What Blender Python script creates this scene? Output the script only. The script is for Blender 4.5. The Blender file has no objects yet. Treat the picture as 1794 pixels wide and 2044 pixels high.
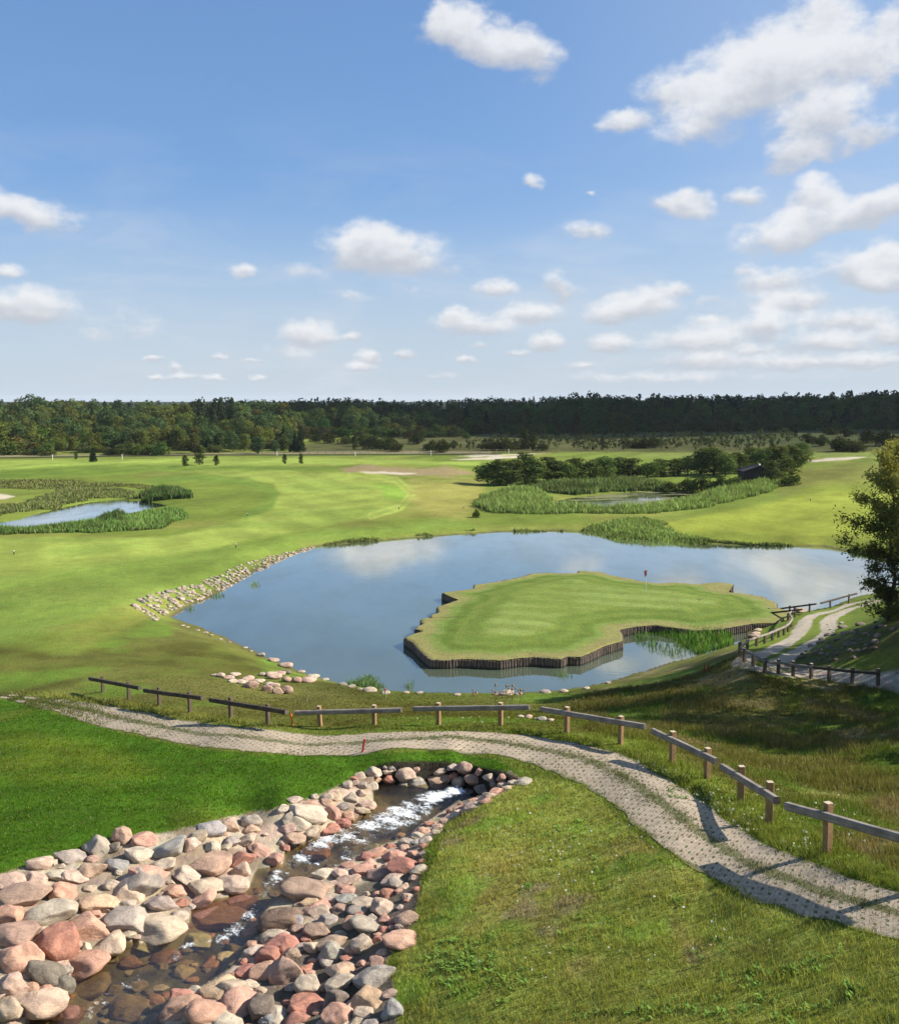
import bpy, bmesh, math, random
import numpy as np
from mathutils import Vector, Matrix, noise as mnoise
R = math.radians
rnd = random.Random(7)
rs = np.random.RandomState(11)
S = bpy.context.scene
COL = S.collection

# ------------------------------------------------------------------ camera
F, CX, CY, PITCH, HC = 1955.0, 897.0, 1022.0, R(6.48), 19.0     # picture measured on a 1794 x 2044 grid
cam = bpy.data.cameras.new("camera"); cam_o = bpy.data.objects.new("camera", cam); COL.objects.link(cam_o)
cam_o.location = (0, 0, HC); cam_o.rotation_euler = (R(90) - PITCH, 0, 0)
cam.sensor_fit = 'HORIZONTAL'; cam.sensor_width = 36; cam.lens = 36 * F / 1794
cam.clip_start = 0.5; cam.clip_end = 20000
S.camera = cam_o
S.render.resolution_x, S.render.resolution_y = 898, 1024
S.view_settings.view_transform = 'Standard'; S.view_settings.look = 'None'
S.view_settings.exposure = 0.85; S.view_settings.gamma = 1
S.cycles.max_bounces = 6; S.cycles.diffuse_bounces = 2; S.cycles.glossy_bounces = 3
S.cycles.transmission_bounces = 4; S.cycles.transparent_max_bounces = 6; S.cycles.volume_bounces = 1
S.cycles.use_denoising = True

# ------------------------------------------------------------------ sun and sky
SUN_EL, SUN_AZ = R(36), R(85)
sun = bpy.data.lights.new("sun", 'SUN'); sun.energy = 5.0; sun.angle = R(0.55); sun.color = (1, .95, .86)
sun_o = bpy.data.objects.new("sun", sun); COL.objects.link(sun_o)
sd = Vector((math.sin(SUN_AZ) * math.cos(SUN_EL), math.cos(SUN_AZ) * math.cos(SUN_EL), math.sin(SUN_EL)))
sun_o.rotation_euler = sd.to_track_quat('Z', 'Y').to_euler(); sun_o.location = (60, 20, 60)

class NT:
    """small helper to wire shader nodes"""
    def __init__(s, tree): s.t = tree; s.n = tree.nodes; s.l = tree.links
    def new(s, typ, **kw):
        n = s.n.new(typ)
        for k, v in kw.items(): setattr(n, k, v)
        return n
    def put(s, sock, v):
        if isinstance(v, bpy.types.NodeSocket): s.l.new(v, sock)
        elif v is not None:
            if hasattr(sock.default_value, '__len__') and not hasattr(v, '__len__'): v = [v] * len(sock.default_value)
            if hasattr(sock.default_value, '__len__') and len(sock.default_value) == 4 and len(v) == 3: v = (*v, 1)
            sock.default_value = v
    def math(s, op, a, b=None, c=None, clamp=False):
        n = s.new('ShaderNodeMath', operation=op, use_clamp=clamp)
        for i, v in enumerate((a, b, c)):
            if v is not None: s.put(n.inputs[i], v)
        return n.outputs[0]
    def vmath(s, op, a, b=None):
        n = s.new('ShaderNodeVectorMath', operation=op)
        s.put(n.inputs[0], a)
        if b is not None: s.put(n.inputs[3 if op == 'SCALE' else 1], b)
        return n.outputs['Value'] if op in ('LENGTH', 'DOT_PRODUCT', 'DISTANCE') else n.outputs[0]
    def mix(s, f, a, b, blend='MIX'):
        n = s.new('ShaderNodeMix', data_type='RGBA', blend_type=blend)
        s.put(n.inputs[0], f); s.put(n.inputs[6], a); s.put(n.inputs[7], b)
        return n.outputs[2]
    def ramp(s, v, lo, hi, a=0.0, b=1.0, smooth=True):
        n = s.new('ShaderNodeMapRange', interpolation_type='SMOOTHSTEP' if smooth else 'LINEAR')
        s.put(n.inputs[0], v)
        for i, x in enumerate((lo, hi, a, b)): s.put(n.inputs[i + 1], x)
        return n.outputs[0]
    def noise(s, vec, scale, detail=3, rough=.55, out=0, dist=0):
        n = s.new('ShaderNodeTexNoise')
        if vec is not None: s.put(n.inputs['Vector'], vec)
        n.inputs['Scale'].default_value = scale; n.inputs['Detail'].default_value = detail
        n.inputs['Roughness'].default_value = rough; n.inputs['Distortion'].default_value = dist
        return n.outputs[out]
    def map(s, vec, scale=(1, 1, 1), rot=(0, 0, 0), loc=(0, 0, 0), typ='POINT'):
        n = s.new('ShaderNodeMapping', vector_type=typ); s.put(n.inputs[0], vec)
        n.inputs[1].default_value = loc; n.inputs[2].default_value = rot; n.inputs[3].default_value = scale
        return n.outputs[0]
    def bump(s, h, strength, dist=.1):
        n = s.new('ShaderNodeBump'); n.inputs['Strength'].default_value = strength; n.inputs['Distance'].default_value = dist
        s.put(n.inputs['Height'], h); return n.outputs[0]

def ray(u, v):
    dx = (np.asarray(u, float) - CX) / F; dy = (CY - np.asarray(v, float)) / F
    return dx, math.cos(PITCH) + dy * math.sin(PITCH), -math.sin(PITCH) + dy * math.cos(PITCH)
def px_to_azel(u, v):
    x, y, z = ray(u, v)
    return math.atan2(x, y), math.atan2(z, math.hypot(x, y))

# clouds: centre, half-size, tilt (degrees), fullness - all on the measuring grid
CLOUDS = [(900,55,62,62,0,1),(985,88,110,58,-20,1),(1055,112,62,50,-10,1),(880,20,25,30,0,.7),
 (1560,130,135,95,0,1.05),(1455,200,140,80,22,1),(1640,230,100,95,0,1),(1585,305,58,45,0,.9),(1250,242,62,28,5,.9),(1330,190,85,60,20,.75),(1395,165,60,50,0,.85),
 (1710,95,130,85,0,.8),(1640,30,75,60,0,.9),(1765,140,60,90,0,.65),(1735,275,65,38,15,.85),(1780,30,50,60,0,.7),
 (65,432,92,40,-14,.95),(-10,415,60,40,0,.9),(58,612,92,32,-3,1.1),(15,545,50,24,0,.7),
 (770,512,112,54,-6,1.12),(740,495,75,48,0,1.05),(485,542,34,24,0,.7),(1060,362,34,24,-20,.65),(1178,387,18,12,0,.6),(1365,405,66,36,-12,.85),(1495,398,50,28,-10,.85),
 (1175,460,62,28,-5,.7),(1620,390,62,40,0,.9),(1575,470,92,55,8,1.05),(1690,425,120,48,0,.95),(1760,415,62,42,0,1.05),(1745,545,100,42,-4,1.05),(1785,510,50,38,0,1.05),
 (1490,540,40,22,0,.7),(1545,562,85,24,0,.95),(1580,600,90,24,0,.95),(985,577,46,20,0,.9),(1115,577,44,28,-12,.9),(1270,610,84,28,4,1),(1215,628,50,20,0,1),(945,652,86,22,-3,.95),
 (905,632,24,18,0,1),(1065,628,66,19,0,1),(612,668,54,23,-2,1.05),(1215,688,52,19,0,.95),(1090,684,34,18,0,1),(735,714,26,14,0,1),(718,733,38,10,0,.9),(805,709,24,13,0,.9),(350,735,18,12,0,.85),(365,752,32,8,0,.9),
 (312,752,18,6,0,.85),(308,716,24,8,0,.85),(435,714,22,7,0,.75),(430,755,30,6,0,.8),(515,756,22,6,0,.75),(505,719,26,7,0,.7),(1400,680,110,26,2,.95),(1522,648,54,27,0,1),(1690,640,100,24,0,.95),(1640,685,100,22,0,.95),
 (1775,668,40,22,0,.95),(1400,722,120,20,0,.85),(1600,724,140,18,0,.85),(1730,722,90,16,0,.85),(705,672,24,10,0,.8),(1340,580,60,18,0,.7),(1420,600,60,20,0,.6),(1410,640,50,16,0,.7),(1500,700,60,14,0,.8),
 (830,578,24,10,0,.55),(600,540,150,45,-8,.42),(690,590,110,25,-10,.4),(250,655,300,60,0,.34),(550,700,260,40,0,.33),(1300,755,380,22,0,.55),(930,720,24,9,0,.8),(1030,705,30,9,0,.75),(880,750,60,10,0,.6),(1160,730,40,9,0,.7),(960,690,60,14,0,.5)]
world = bpy.data.worlds.new("World"); S.world = world; world.use_nodes = True
w = NT(world.node_tree); bg = w.n['Background']
sky = w.new('ShaderNodeTexSky', sky_type='NISHITA', sun_disc=False, sun_elevation=SUN_EL, sun_rotation=SUN_AZ)
sky.altitude = 50; sky.air_density = 1.0; sky.dust_density = .9; sky.ozone_density = 2.0
gm = w.new('ShaderNodeGamma'); w.l.new(sky.outputs[0], gm.inputs[0]); gm.inputs[1].default_value = .6
skyc = w.mix(1, gm.outputs[0], (1.17, 1.70, 2.44), 'MULTIPLY')
tc = w.new('ShaderNodeTexCoord').outputs['Generated']
sep = w.new('ShaderNodeSeparateXYZ'); w.l.new(tc, sep.inputs[0])
azn = w.math('ARCTAN2', sep.outputs[0], sep.outputs[1]); eln = w.math('ARCSINE', sep.outputs[2])
skyc = w.mix(w.ramp(eln, 0, R(13), .84, 0), skyc, (5.2, 5.85, 6.6))
cmb = w.new('ShaderNodeCombineXYZ'); w.l.new(azn, cmb.inputs[0]); w.l.new(eln, cmb.inputs[1])
P0 = cmb.outputs[0]
fb = w.noise(w.map(P0, (1, 1.45, 1)), 21, 6, .58)
fb2 = w.noise(w.map(P0, (1, 1.5, 1), loc=(3, 5, 1)), 80, 3, .6)
wv = w.noise(w.map(P0, (1, 1.3, 1), loc=(7, 2, 0)), 24, 2, .5, out=1)
P1 = w.vmath('ADD', P0, w.vmath('SCALE', w.vmath('SUBTRACT', wv, (.5, .5, .5)), .036))
wv2 = w.noise(w.map(P0, (1, 1.6, 1), loc=(1, 2, 0)), 70, 2, .5, out=1)
P2 = w.vmath('ADD', P0, w.vmath('SCALE', w.vmath('SUBTRACT', wv2, (.5, .5, .5)), .009))
skyc = w.mix(w.ramp(azn, -.05, .5, 0, .30), skyc, (5.4, 6.1, 6.9))
wisp = w.ramp(w.noise(w.map(P0, (1, 3.2, 1), loc=(2, 9, 0)), 5.5, 5, .62, dist=.5), .42, .78)
skyc = w.mix(w.math('MULTIPLY', wisp, w.ramp(eln, R(4), R(18), .34, 0)), skyc, (6.6, 6.7, 7.0))
def strength_bg(c):
    b_ = w.new('ShaderNodeBackground'); w.put(b_.inputs[0], c); b_.inputs[1].default_value = .066; return b_.outputs[0]
def cloud_bg(lst):
    ws = ss = None
    for ci, (u, v, rx, ry, rot, k) in enumerate(lst):
        k += .10 if k > .6 else -.06; rx *= 1.04; ry *= 1.3 if v > 550 else 1
        a0, e0 = px_to_azel(u, v); a1, e1 = px_to_azel(u + 5, v); a2, e2 = px_to_azel(u, v - 5)
        sx = math.hypot(a1 - a0, e1 - e0) / 5 * rx; sy = math.hypot(a2 - a0, e2 - e0) / 5 * ry
        q = w.map(P1 if ry > 34 else P2, (sx, sy, 1), (0, 0, R(rot)), (a0, e0, 0), 'TEXTURE')
        ln = w.vmath('LENGTH', w.vmath('MAXIMUM', q, w.vmath('MULTIPLY', q, (-1, -1.3, 1))))
        fp = w.math('MAXIMUM', w.math('SUBTRACT', k + .35, ln), 0.0)
        fp = w.math('MULTIPLY', fp, fp)
        ws = fp if ws is None else w.math('ADD', ws, fp)
        sy = w.math('MULTIPLY', fp, w.vmath('DOT_PRODUCT', q, (0, 1, 0)))
        ss = sy if ss is None else w.math('ADD', ss, sy)
    if ws is None: return strength_bg(skyc)
    Fm = w.math('SUBTRACT', w.math('SQRT', ws), .35)
    vv = w.math('DIVIDE', ss, w.math('MAXIMUM', ws, .02))
    nz = w.math('ADD', w.math('MULTIPLY', w.math('SUBTRACT', fb, .5), 1.75), w.math('MULTIPLY', w.math('SUBTRACT', fb2, .5), .55))
    dens = w.ramp(w.math('ADD', Fm, nz), -.22, .74)
    dens = w.math('MULTIPLY', dens, w.ramp(Fm, -.35, .12))
    lit = w.ramp(w.math('ADD', w.math('MULTIPLY', vv, .8), w.math('MULTIPLY', nz, .6)), -.5, .4)
    ccol = w.mix(lit, (4.7, 4.9, 5.4), (7.5, 7.55, 7.7))
    return strength_bg(w.mix(w.math('MULTIPLY', dens, .9), skyc, ccol))
def mixsh(cond, a, b):
    m = w.new('ShaderNodeMixShader'); w.l.new(cond, m.inputs[0]); w.l.new(a, m.inputs[1]); w.l.new(b, m.inputs[2]); return m.outputs[0]
CB = []
for c_ in CLOUDS:
    a0, e0 = px_to_azel(c_[0], c_[1]); rr = (max(c_[2], c_[3]) * 1.4) / F + .02; re = (c_[3] * 1.4 + abs(math.sin(R(c_[4]))) * c_[2]) / F + .012
    CB.append((c_, a0 - rr, a0 + rr, e0 - re, e0 + re))
def sky_tree(lst, a0, a1, e0, e1, depth=0):
    """halve the sky until each patch holds few clouds"""
    if len(lst) <= 34: return cloud_bg([c[0] for c in lst])
    best = None
    for ax in (0, 1):
        lo, hi = (a0, a1) if ax == 0 else (e0, e1)
        for fr in (.2, .3, .4, .5, .6, .7, .8):
            m = lo + (hi - lo) * fr
            A_ = [c for c in lst if c[1 + 2 * ax] < m]; B_ = [c for c in lst if c[2 + 2 * ax] > m]
            cost = len(A_) * fr + len(B_) * (1 - fr) + .3 * max(len(A_), len(B_))
            if best is None or cost < best[0]: best = (cost, ax, m, A_, B_)
    _, ax, m, A_, B_ = best
    if ax == 0: x, y = sky_tree(A_, a0, m, e0, e1, depth + 1), sky_tree(B_, m, a1, e0, e1, depth + 1); cnd = w.math('GREATER_THAN', azn, m)
    else: x, y = sky_tree(A_, a0, a1, e0, m, depth + 1), sky_tree(B_, a0, a1, m, e1, depth + 1); cnd = w.math('GREATER_THAN', eln, m)
    return mixsh(cnd, x, y)
front = w.math('MULTIPLY', w.math('LESS_THAN', w.math('ABSOLUTE', azn), .56), w.math('LESS_THAN', w.math('ABSOLUTE', w.math('SUBTRACT', eln, .32)), .34))
oth = w.ramp(w.noise(w.map(P0, (1, 1.8, 1)), 2.3, 4, .6), .56, .74)
skyd = w.mix(w.ramp(eln, R(38), R(70), 0, .8), skyc, w.mix(1, skyc, (.5, .55, .62), 'MULTIPLY'))
side = strength_bg(w.mix(w.math('MULTIPLY', oth, .8), skyd, (6.6, 6.7, 7.0)))
w.l.new(mixsh(front, side, sky_tree(CB, -.5, .5, 0, .6)), w.n['World Output'].inputs[0])
world.cycles.sampling_method = 'MANUAL'; world.cycles.sample_map_resolution = 512

# ------------------------------------------------------------------ terrain heights
def at_z(u, v, z):
    x, y, zz = ray(u, v); t = (z - HC) / zz
    return x * t, y * t
CTRL = [(205,1382,4.0),(318,1408,5.1),(460,1434,6.2),(535,1447,6.4),(700,1452,6.6),(875,1450,7.0),(1000,1451,7.3),(1131,1465,7.7),(1238,1488,8.0),(1341,1523,8.4),(1411,1556,8.6),(1478,1600,8.8),(1534,1645,9.1),(1652,1706,9.7),
 (1476,1314,4.7),(1553,1346,4.3),(1618,1355,4.2),(1700,1365,4.3),(1790,1364,4.6),(1600,1290,3.2),(1610,1240,1.3),(1690,1206,.8),(1530,1300,3.7),
 (20,1390,3.0),(0,1450,4.0),(0,1550,5.3),(0,1650,6.4),(0,1728,7.15),(300,1550,6.1),(500,1600,6.9),(600,1512,6.8),(400,1500,6.2),(700,1530,7.05),(780,1518,7.35),(900,1508,7.4),(1010,1538,7.6),(200,1440,4.8),
 (120,1697,7.2),(230,1668,7.25),(400,1638,7.3),(560,1598,7.3),(690,1548,7.3),
 (-60,1960,6.95),(0,1960,6.9),(0,2044,6.7),(1060,1558,7.65),(960,1605,7.5),(870,1700,7.45),(850,1760,7.4),(835,1830,7.4),(805,1900,7.35),(795,1960,7.35),(805,2044,7.3),
 (1000,1700,7.85),(1130,1650,8.1),(1190,1580,8.15),(1100,1560,7.85),(1000,1850,7.9),(1200,1800,8.4),(1200,1950,8.45),(1000,2000,7.95),(1400,1850,8.9),(1400,2000,9.0),(1600,1950,9.5),(1600,2044,9.5),(1794,1950,10.0),(1794,2044,10.1),
 (1430,1640,8.9),(1350,1700,8.9),(1500,1770,9.3),(1650,1800,9.75),(1794,1825,10.1),(1700,1730,9.9),(1794,1752,10.1),(1794,1640,9.0),(1794,1560,7.8),(1794,1490,6.4),(1794,1430,5.2),(1700,1600,8.1),(1600,1560,7.4),(1550,1510,5.9),(1650,1505,5.9),(1550,1430,4.6),(1650,1430,4.75),(1500,1375,4.5),(1450,1352,4.2),
 (1400,1332,2.4),(1300,1400,3.4),(1300,1460,6.0),(1200,1390,2.1),(1100,1402,1.9),(1100,1432,4.4),(950,1412,2.4),(800,1402,2.3),(650,1392,3.0),(600,1402,3.4),(520,1370,2.3),(400,1340,2.4),(300,1300,1.9),(150,1340,3.0),(0,1340,2.9),(0,1250,1.8),(150,1200,1.6),(300,1150,1.35),(0,1100,1.2),(500,1070,1.0),(330,1215,1.0),
 (0,1080,1.0),(300,1075,.9),(600,1000,1.0),(850,1000,1.0),(900,1045,.7),(1200,1050,.6),(1400,1042,.8),(1500,1000,1.6),(1680,975,2.5),(1680,1050,1.3),(1700,920,4.0),(1640,940,3.0),(1500,962,1.2),(960,960,.8),(100,1000,.6),(250,985,.7),(0,960,1.4),(200,930,1.5),(600,930,1.3),(850,935,1.6),(0,905,1.6),(900,915,1.6),(1400,910,2.3),
 (1200,1000,.5),(1350,995,.5),(0,890,1.6),(900,890,2.2),(1300,880,3.2),(1300,850,5.5),(1700,850,5.6),(1794,855,6),(600,870,3),(600,855,4.5),(0,870,3),
 (1760,1240,4.4),(1700,1255,3.9),(1640,1290,4.0),(1590,1315,4.0),(1794,1210,5.5),(1794,1290,6.0),(1700,1310,5.1),(1794,1330,5.3),(1640,1225,1.0),(1680,1230,1.4)]
ZW_V = [2585, 2700, 2800, 2950, 3100, 3250, 3480]; ZW_Z = [6.75, 6.7, 6.65, 6.58, 6.52, 6.46, 6.38]
def zw_of_v(v): return np.interp(np.asarray(v) / .6034, ZW_V, ZW_Z)
D6 = .6034
STREAM_L = [(1232,2608),(1237,2678),(1182,2708),(1136,2743),(1051,2773),(946,2813),(936,2858),(845,2883),(825,2939),(750,2969),(637,2998),(627,3058),(416,3118),(351,3169),(226,3234),(216,3334),(90,3387),(-60,3460)]
STREAM_R = [(1400,2600),(1500,2618),(1530,2640),(1442,2698),(1392,2728),(1347,2768),(1267,2793),(1182,2833),(1101,2873),(1026,2903),(926,2964),(861,3029),(866,3090),(810,3134),(783,3190),(667,3264),(552,3314),(542,3387),(480,3460)]
for (a, b) in STREAM_L[1::2] + STREAM_R[1::2]:
    CTRL.append((a * D6, b * D6, float(zw_of_v(b * D6)) + .03))
pts = []
for (u, v, z) in CTRL:
    x, y = at_z(u, v, z); pts.append((math.atan2(x, y), math.hypot(x, y), z))
for a in (-70, -45, -33): pts += [(R(a), r, z) for r, z in ((8, 7), (20, 6.8), (45, 3), (90, 1.4), (200, 1.2), (400, 2))]
for a in (70, 45, 33): pts += [(R(a), r, z) for r, z in ((8, 10.5), (16, 10.8), (26, 9), (40, 6.5), (60, 8.5), (90, 5), (200, 4.5), (400, 5))]
for a in (-45, -24, -10, 0, 10, 24, 45): pts += [(R(a), r, z) for r, z in ((1000, 7), (1700, 13 + a * .05), (3000, 15), (9000, 10))]
for a in (-20, -8, 6, 18): pts.append((R(a), 8, np.interp(a, (-20, -8, 6, 18), (6.8, 7.2, 8.6, 10))))
pts = np.array(pts)
def emb(az, r): return np.stack([np.clip(az, -1.25, 1.25) * 2.6, np.log(np.clip(r, 8, 9000))], -1)
K = emb(pts[:, 0], pts[:, 1]); n = len(K)
def ker(d2): return .5 * d2 * np.log(d2 + 1e-12)
d2 = ((K[:, None] - K[None]) ** 2).sum(-1)
A = np.zeros((n + 3, n + 3)); A[:n, :n] = ker(d2) + np.eye(n) * 4e-4
A[:n, n] = 1; A[:n, n + 1:] = K; A[n, :n] = 1; A[n + 1:, :n] = K.T
sol = np.linalg.solve(A, np.concatenate([pts[:, 2], np.zeros(3)]))
def tps(az, r):
    E = emb(az, r); out = np.empty(len(E))
    for i in range(0, len(E), 20000):
        e = E[i:i + 20000]
        q = (e * e).sum(1)[:, None] + (K * K).sum(1)[None] - 2 * e @ K.T
        out[i:i + 20000] = ker(np.maximum(q, 0)) @ sol[:n] + sol[n] + e @ sol[n + 1:]
    return out
def sstep(a, b, x):
    t = np.clip((x - a) / (b - a), 0, 1); return t * t * (3 - 2 * t)
def poly_sdf(x, y, poly):
    P = np.asarray(poly, float); Q = np.roll(P, -1, 0)
    d = np.full(x.shape, 1e9); ins = np.zeros(x.shape, bool)
    for (ax, ay), (bx, by) in zip(P, Q):
        ex, ey = bx - ax, by - ay; L = ex * ex + ey * ey + 1e-12
        t = np.clip(((x - ax) * ex + (y - ay) * ey) / L, 0, 1)
        d = np.minimum(d, (x - ax - t * ex) ** 2 + (y - ay - t * ey) ** 2)
        if ay != by: ins ^= ((ay > y) != (by > y)) & (x < ex * (y - ay) / (by - ay) + ax)
    d = np.sqrt(d); return np.where(ins, -d, d)
def line_dist(x, y, pl):
    d = np.full(np.shape(x), 1e9)
    for (ax, ay), (bx, by) in zip(pl[:-1], pl[1:]):
        ex, ey = bx - ax, by - ay; t = np.clip(((x - ax) * ex + (y - ay) * ey) / (ex * ex + ey * ey + 1e-9), 0, 1)
        d = np.minimum(d, np.hypot(x - ax - t * ex, y - ay - t * ey))
    return d
def wpoly(pp, z): return [at_z(u, v, z) for u, v in pp]
POND_PX = [(628,1092),(700,1085),(800,1076),(900,1068),(1000,1062),(1100,1060),(1180,1062),(1215,1074),(1300,1079),(1345,1082),(1400,1087),(1500,1090),(1640,1091),(1700,1103),(1745,1112),(1830,1122),(1900,1140),(1870,1160),(1790,1172),(1745,1182),(1700,1196),(1650,1213),(1600,1221),(1560,1219),(1535,1226),(1505,1245),(1490,1268),(1475,1284),(1400,1308),(1340,1322),(1290,1340),(1230,1356),(1170,1371),(1100,1380),(1000,1388),(900,1389),(800,1386),(740,1377),(680,1366),(640,1356),(600,1341),(540,1316),(480,1286),(400,1251),(345,1233),(388,1206),(430,1186),(500,1146),(560,1116)]
POND = wpoly(POND_PX, 0)
LP_PX = [(-90,1062),(15,1060),(60,1059),(110,1053),(180,1042),(250,1031),(285,1019),(335,1009),(300,1002),(235,997),(180,1002),(100,1019),(30,1039),(-90,1050)]
RP_PX = [(1090,1010),(1110,1000),(1147,993),(1200,988),(1280,981),(1385,983),(1400,990),(1372,1000),(1330,1008),(1276,1015),(1187,1021),(1120,1018)]
LPOND, RPOND = wpoly(LP_PX, .3), wpoly(RP_PX, .3)
STREAM_PX = [(a * D6, b * D6) for a, b in STREAM_L] + [(a * D6, b * D6) for a, b in STREAM_R[::-1]]
STREAM = [tuple(float(c) for c in at_z(u, v, zw_of_v(v))) for u, v in STREAM_PX]

az_g = np.radians(np.concatenate([np.arange(-180, -75, 7.5), np.arange(-75, -31, 1.0), np.arange(-31, 31, .088), np.arange(31, 75, 1.0), np.arange(75, 180.1, 7.5)]))
r_g = np.concatenate([[.05, 1.5, 3, 4.5], 6 * 1.0052 ** np.arange(0, 445)])
r_g = np.concatenate([r_g, r_g[-1] * 1.007 ** np.arange(1, 300)]); r_g = np.concatenate([r_g, r_g[-1] * 1.04 ** np.arange(1, 75)])
AZ, RR = np.meshgrid(az_g, r_g, indexing='ij')
GX, GY = RR * np.sin(AZ), RR * np.cos(AZ)
azf, rf = AZ.ravel(), RR.ravel(); gx, gy = GX.ravel(), GY.ravel()
Z = tps(azf, rf)
Z = np.clip(Z, -.5, 24)
def vnoise(x, y, sc, seed=0, oct=3):
    """smooth value noise, vectorised"""
    out = np.zeros(x.shape); amp = 1.0; tot = 0
    for o in range(oct):
        X, Y = x / sc * 2 ** o + 17.3 * o + seed, y / sc * 2 ** o - 9.1 * o + seed * 1.7
        xi, yi = np.floor(X), np.floor(Y); fx, fy = X - xi, Y - yi
        fx, fy = fx * fx * (3 - 2 * fx), fy * fy * (3 - 2 * fy)
        def h(a, b):
            v = np.sin(a * 127.1 + b * 311.7 + seed * 7.13) * 43758.5453; return v - np.floor(v)
        out += amp * ((h(xi, yi) * (1 - fx) + h(xi + 1, yi) * fx) * (1 - fy) + (h(xi, yi + 1) * (1 - fx) + h(xi + 1, yi + 1) * fx) * fy)
        tot += amp; amp *= .5
    return out / tot
def project(x, y, z):
    yc = y * math.cos(PITCH) - (z - HC) * math.sin(PITCH); zc = y * math.sin(PITCH) + (z - HC) * math.cos(PITCH)
    yc = np.where(yc > .05, yc, np.nan)
    return CX + F * x / yc, CY - F * zc / yc
Z += (vnoise(gx, gy, 9, 3) - .5) * .35 * sstep(25, 60, rf) + (vnoise(gx, gy, 1.6, 5) - .5) * .10 * sstep(9, 14, rf)
for (u_, v_, hgt, sx_, sy_) in ((735,936,1.3,6,9),(890,940,1.0,7,9),(800,941,.6,7,7),(960,912,1.2,10,8),(1250,1030,.4,14,10),(1640,935,1.0,12,12)):
    x0, y0 = at_z(u_, v_, 1.2); Z += hgt * np.exp(-((gx - x0) / sx_) ** 2 - ((gy - y0) / sy_) ** 2)
Z += (vnoise(gx, gy, 45, 9, 2) - .5) * 1.1 * sstep(150, 230, rf)
for poly, lev, dep, reach in ((LPOND, .3, .7, 9), (RPOND, .3, .5, 9), (POND, 0., .9, 60)):
    near = rf < 400; s = np.full(Z.shape, 99.); s[near] = poly_sdf(gx[near], gy[near], poly)
    s = s + (vnoise(gx, gy, 2.2, 31) - .5) * .7 * (np.abs(s) < 6)
    wgt = sstep(0, 4.5, s)
    out = np.maximum(Z, lev + .1) * wgt + (1 - wgt) * (lev + .05 + .10 * np.clip(s, 0, 2))
    Z = np.where(s > reach, Z, np.where(s > 0, out, lev - .04 - np.minimum(dep, .28 * -s)))
SD_POND = s
pu, pv = project(gx, gy, Z)
near = (rf < 45) & (np.abs(azf) < 1)
s = np.full(Z.shape, 99.); s[near] = poly_sdf(gx[near], gy[near], STREAM); zwv = zw_of_v(np.nan_to_num(pv, nan=2044))
Z = np.where(s < 0, zwv - .05 - np.minimum(.32, .6 * -s), np.where(s < 1.2, np.maximum(Z, zwv + .03 + .12 * np.clip(s, 0, 1)), Z))
# pool recess under the turf edge
POOLBACK = [(1232,2600),(1240,2545),(1290,2528),(1420,2530),(1560,2540),(1680,2575),(1700,2592),(1530,2650),(1400,2605)]
pu, pv = project(gx, gy, Z)
nn = near & np.isfinite(pu)
s = np.full(Z.shape, 99.); s[nn] = poly_sdf(pu[nn], pv[nn], [(a * D6, b * D6) for a, b in POOLBACK])
Z = np.where(s < 0, Z - .55 * sstep(0, 7, -s), Z)
ZG = Z.reshape(AZ.shape)
lr_g = r_g
def gz(x, y):
    x = np.asarray(x, float); y = np.asarray(y, float)
    a, r = np.arctan2(x, y), np.hypot(x, y)
    i = np.clip(np.searchsorted(az_g, a) - 1, 0, len(az_g) - 2); j = np.clip(np.searchsorted(r_g, r) - 1, 0, len(r_g) - 2)
    fa = np.clip((a - az_g[i]) / (az_g[i + 1] - az_g[i]), 0, 1); fr = np.clip((r - r_g[j]) / (r_g[j + 1] - r_g[j]), 0, 1)
    return (ZG[i, j] * (1 - fa) + ZG[i + 1, j] * fa) * (1 - fr) + (ZG[i, j + 1] * (1 - fa) + ZG[i + 1, j + 1] * fa) * fr
RS = 7 * 1.0035 ** np.arange(0, 1500)
def hit(u, v):
    """where the line of sight through a picture point meets the ground"""
    u = np.atleast_1d(np.asarray(u, float)); v = np.atleast_1d(np.asarray(v, float))
    dx, dy, dz = ray(u, v); hh = np.hypot(dx, dy); out = np.empty((len(u), 3))
    for k in range(len(u)):
        x, y = RS * dx[k] / hh[k], RS * dy[k] / hh[k]; zr = HC + RS * dz[k] / hh[k]
        dlt = zr - gz(x, y); bi = np.nonzero(dlt < 0)[0]
        if len(bi) == 0: j = len(RS) - 1; t = RS[j]
        else:
            j = bi[0]; t = RS[j] if j == 0 else RS[j - 1] + (RS[j] - RS[j - 1]) * dlt[j - 1] / (dlt[j - 1] - dlt[j])
        out[k] = (t * dx[k] / hh[k], t * dy[k] / hh[k], HC + t * dz[k] / hh[k])
    return out
def hit1(u, v): return Vector(hit(u, v)[0])

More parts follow.
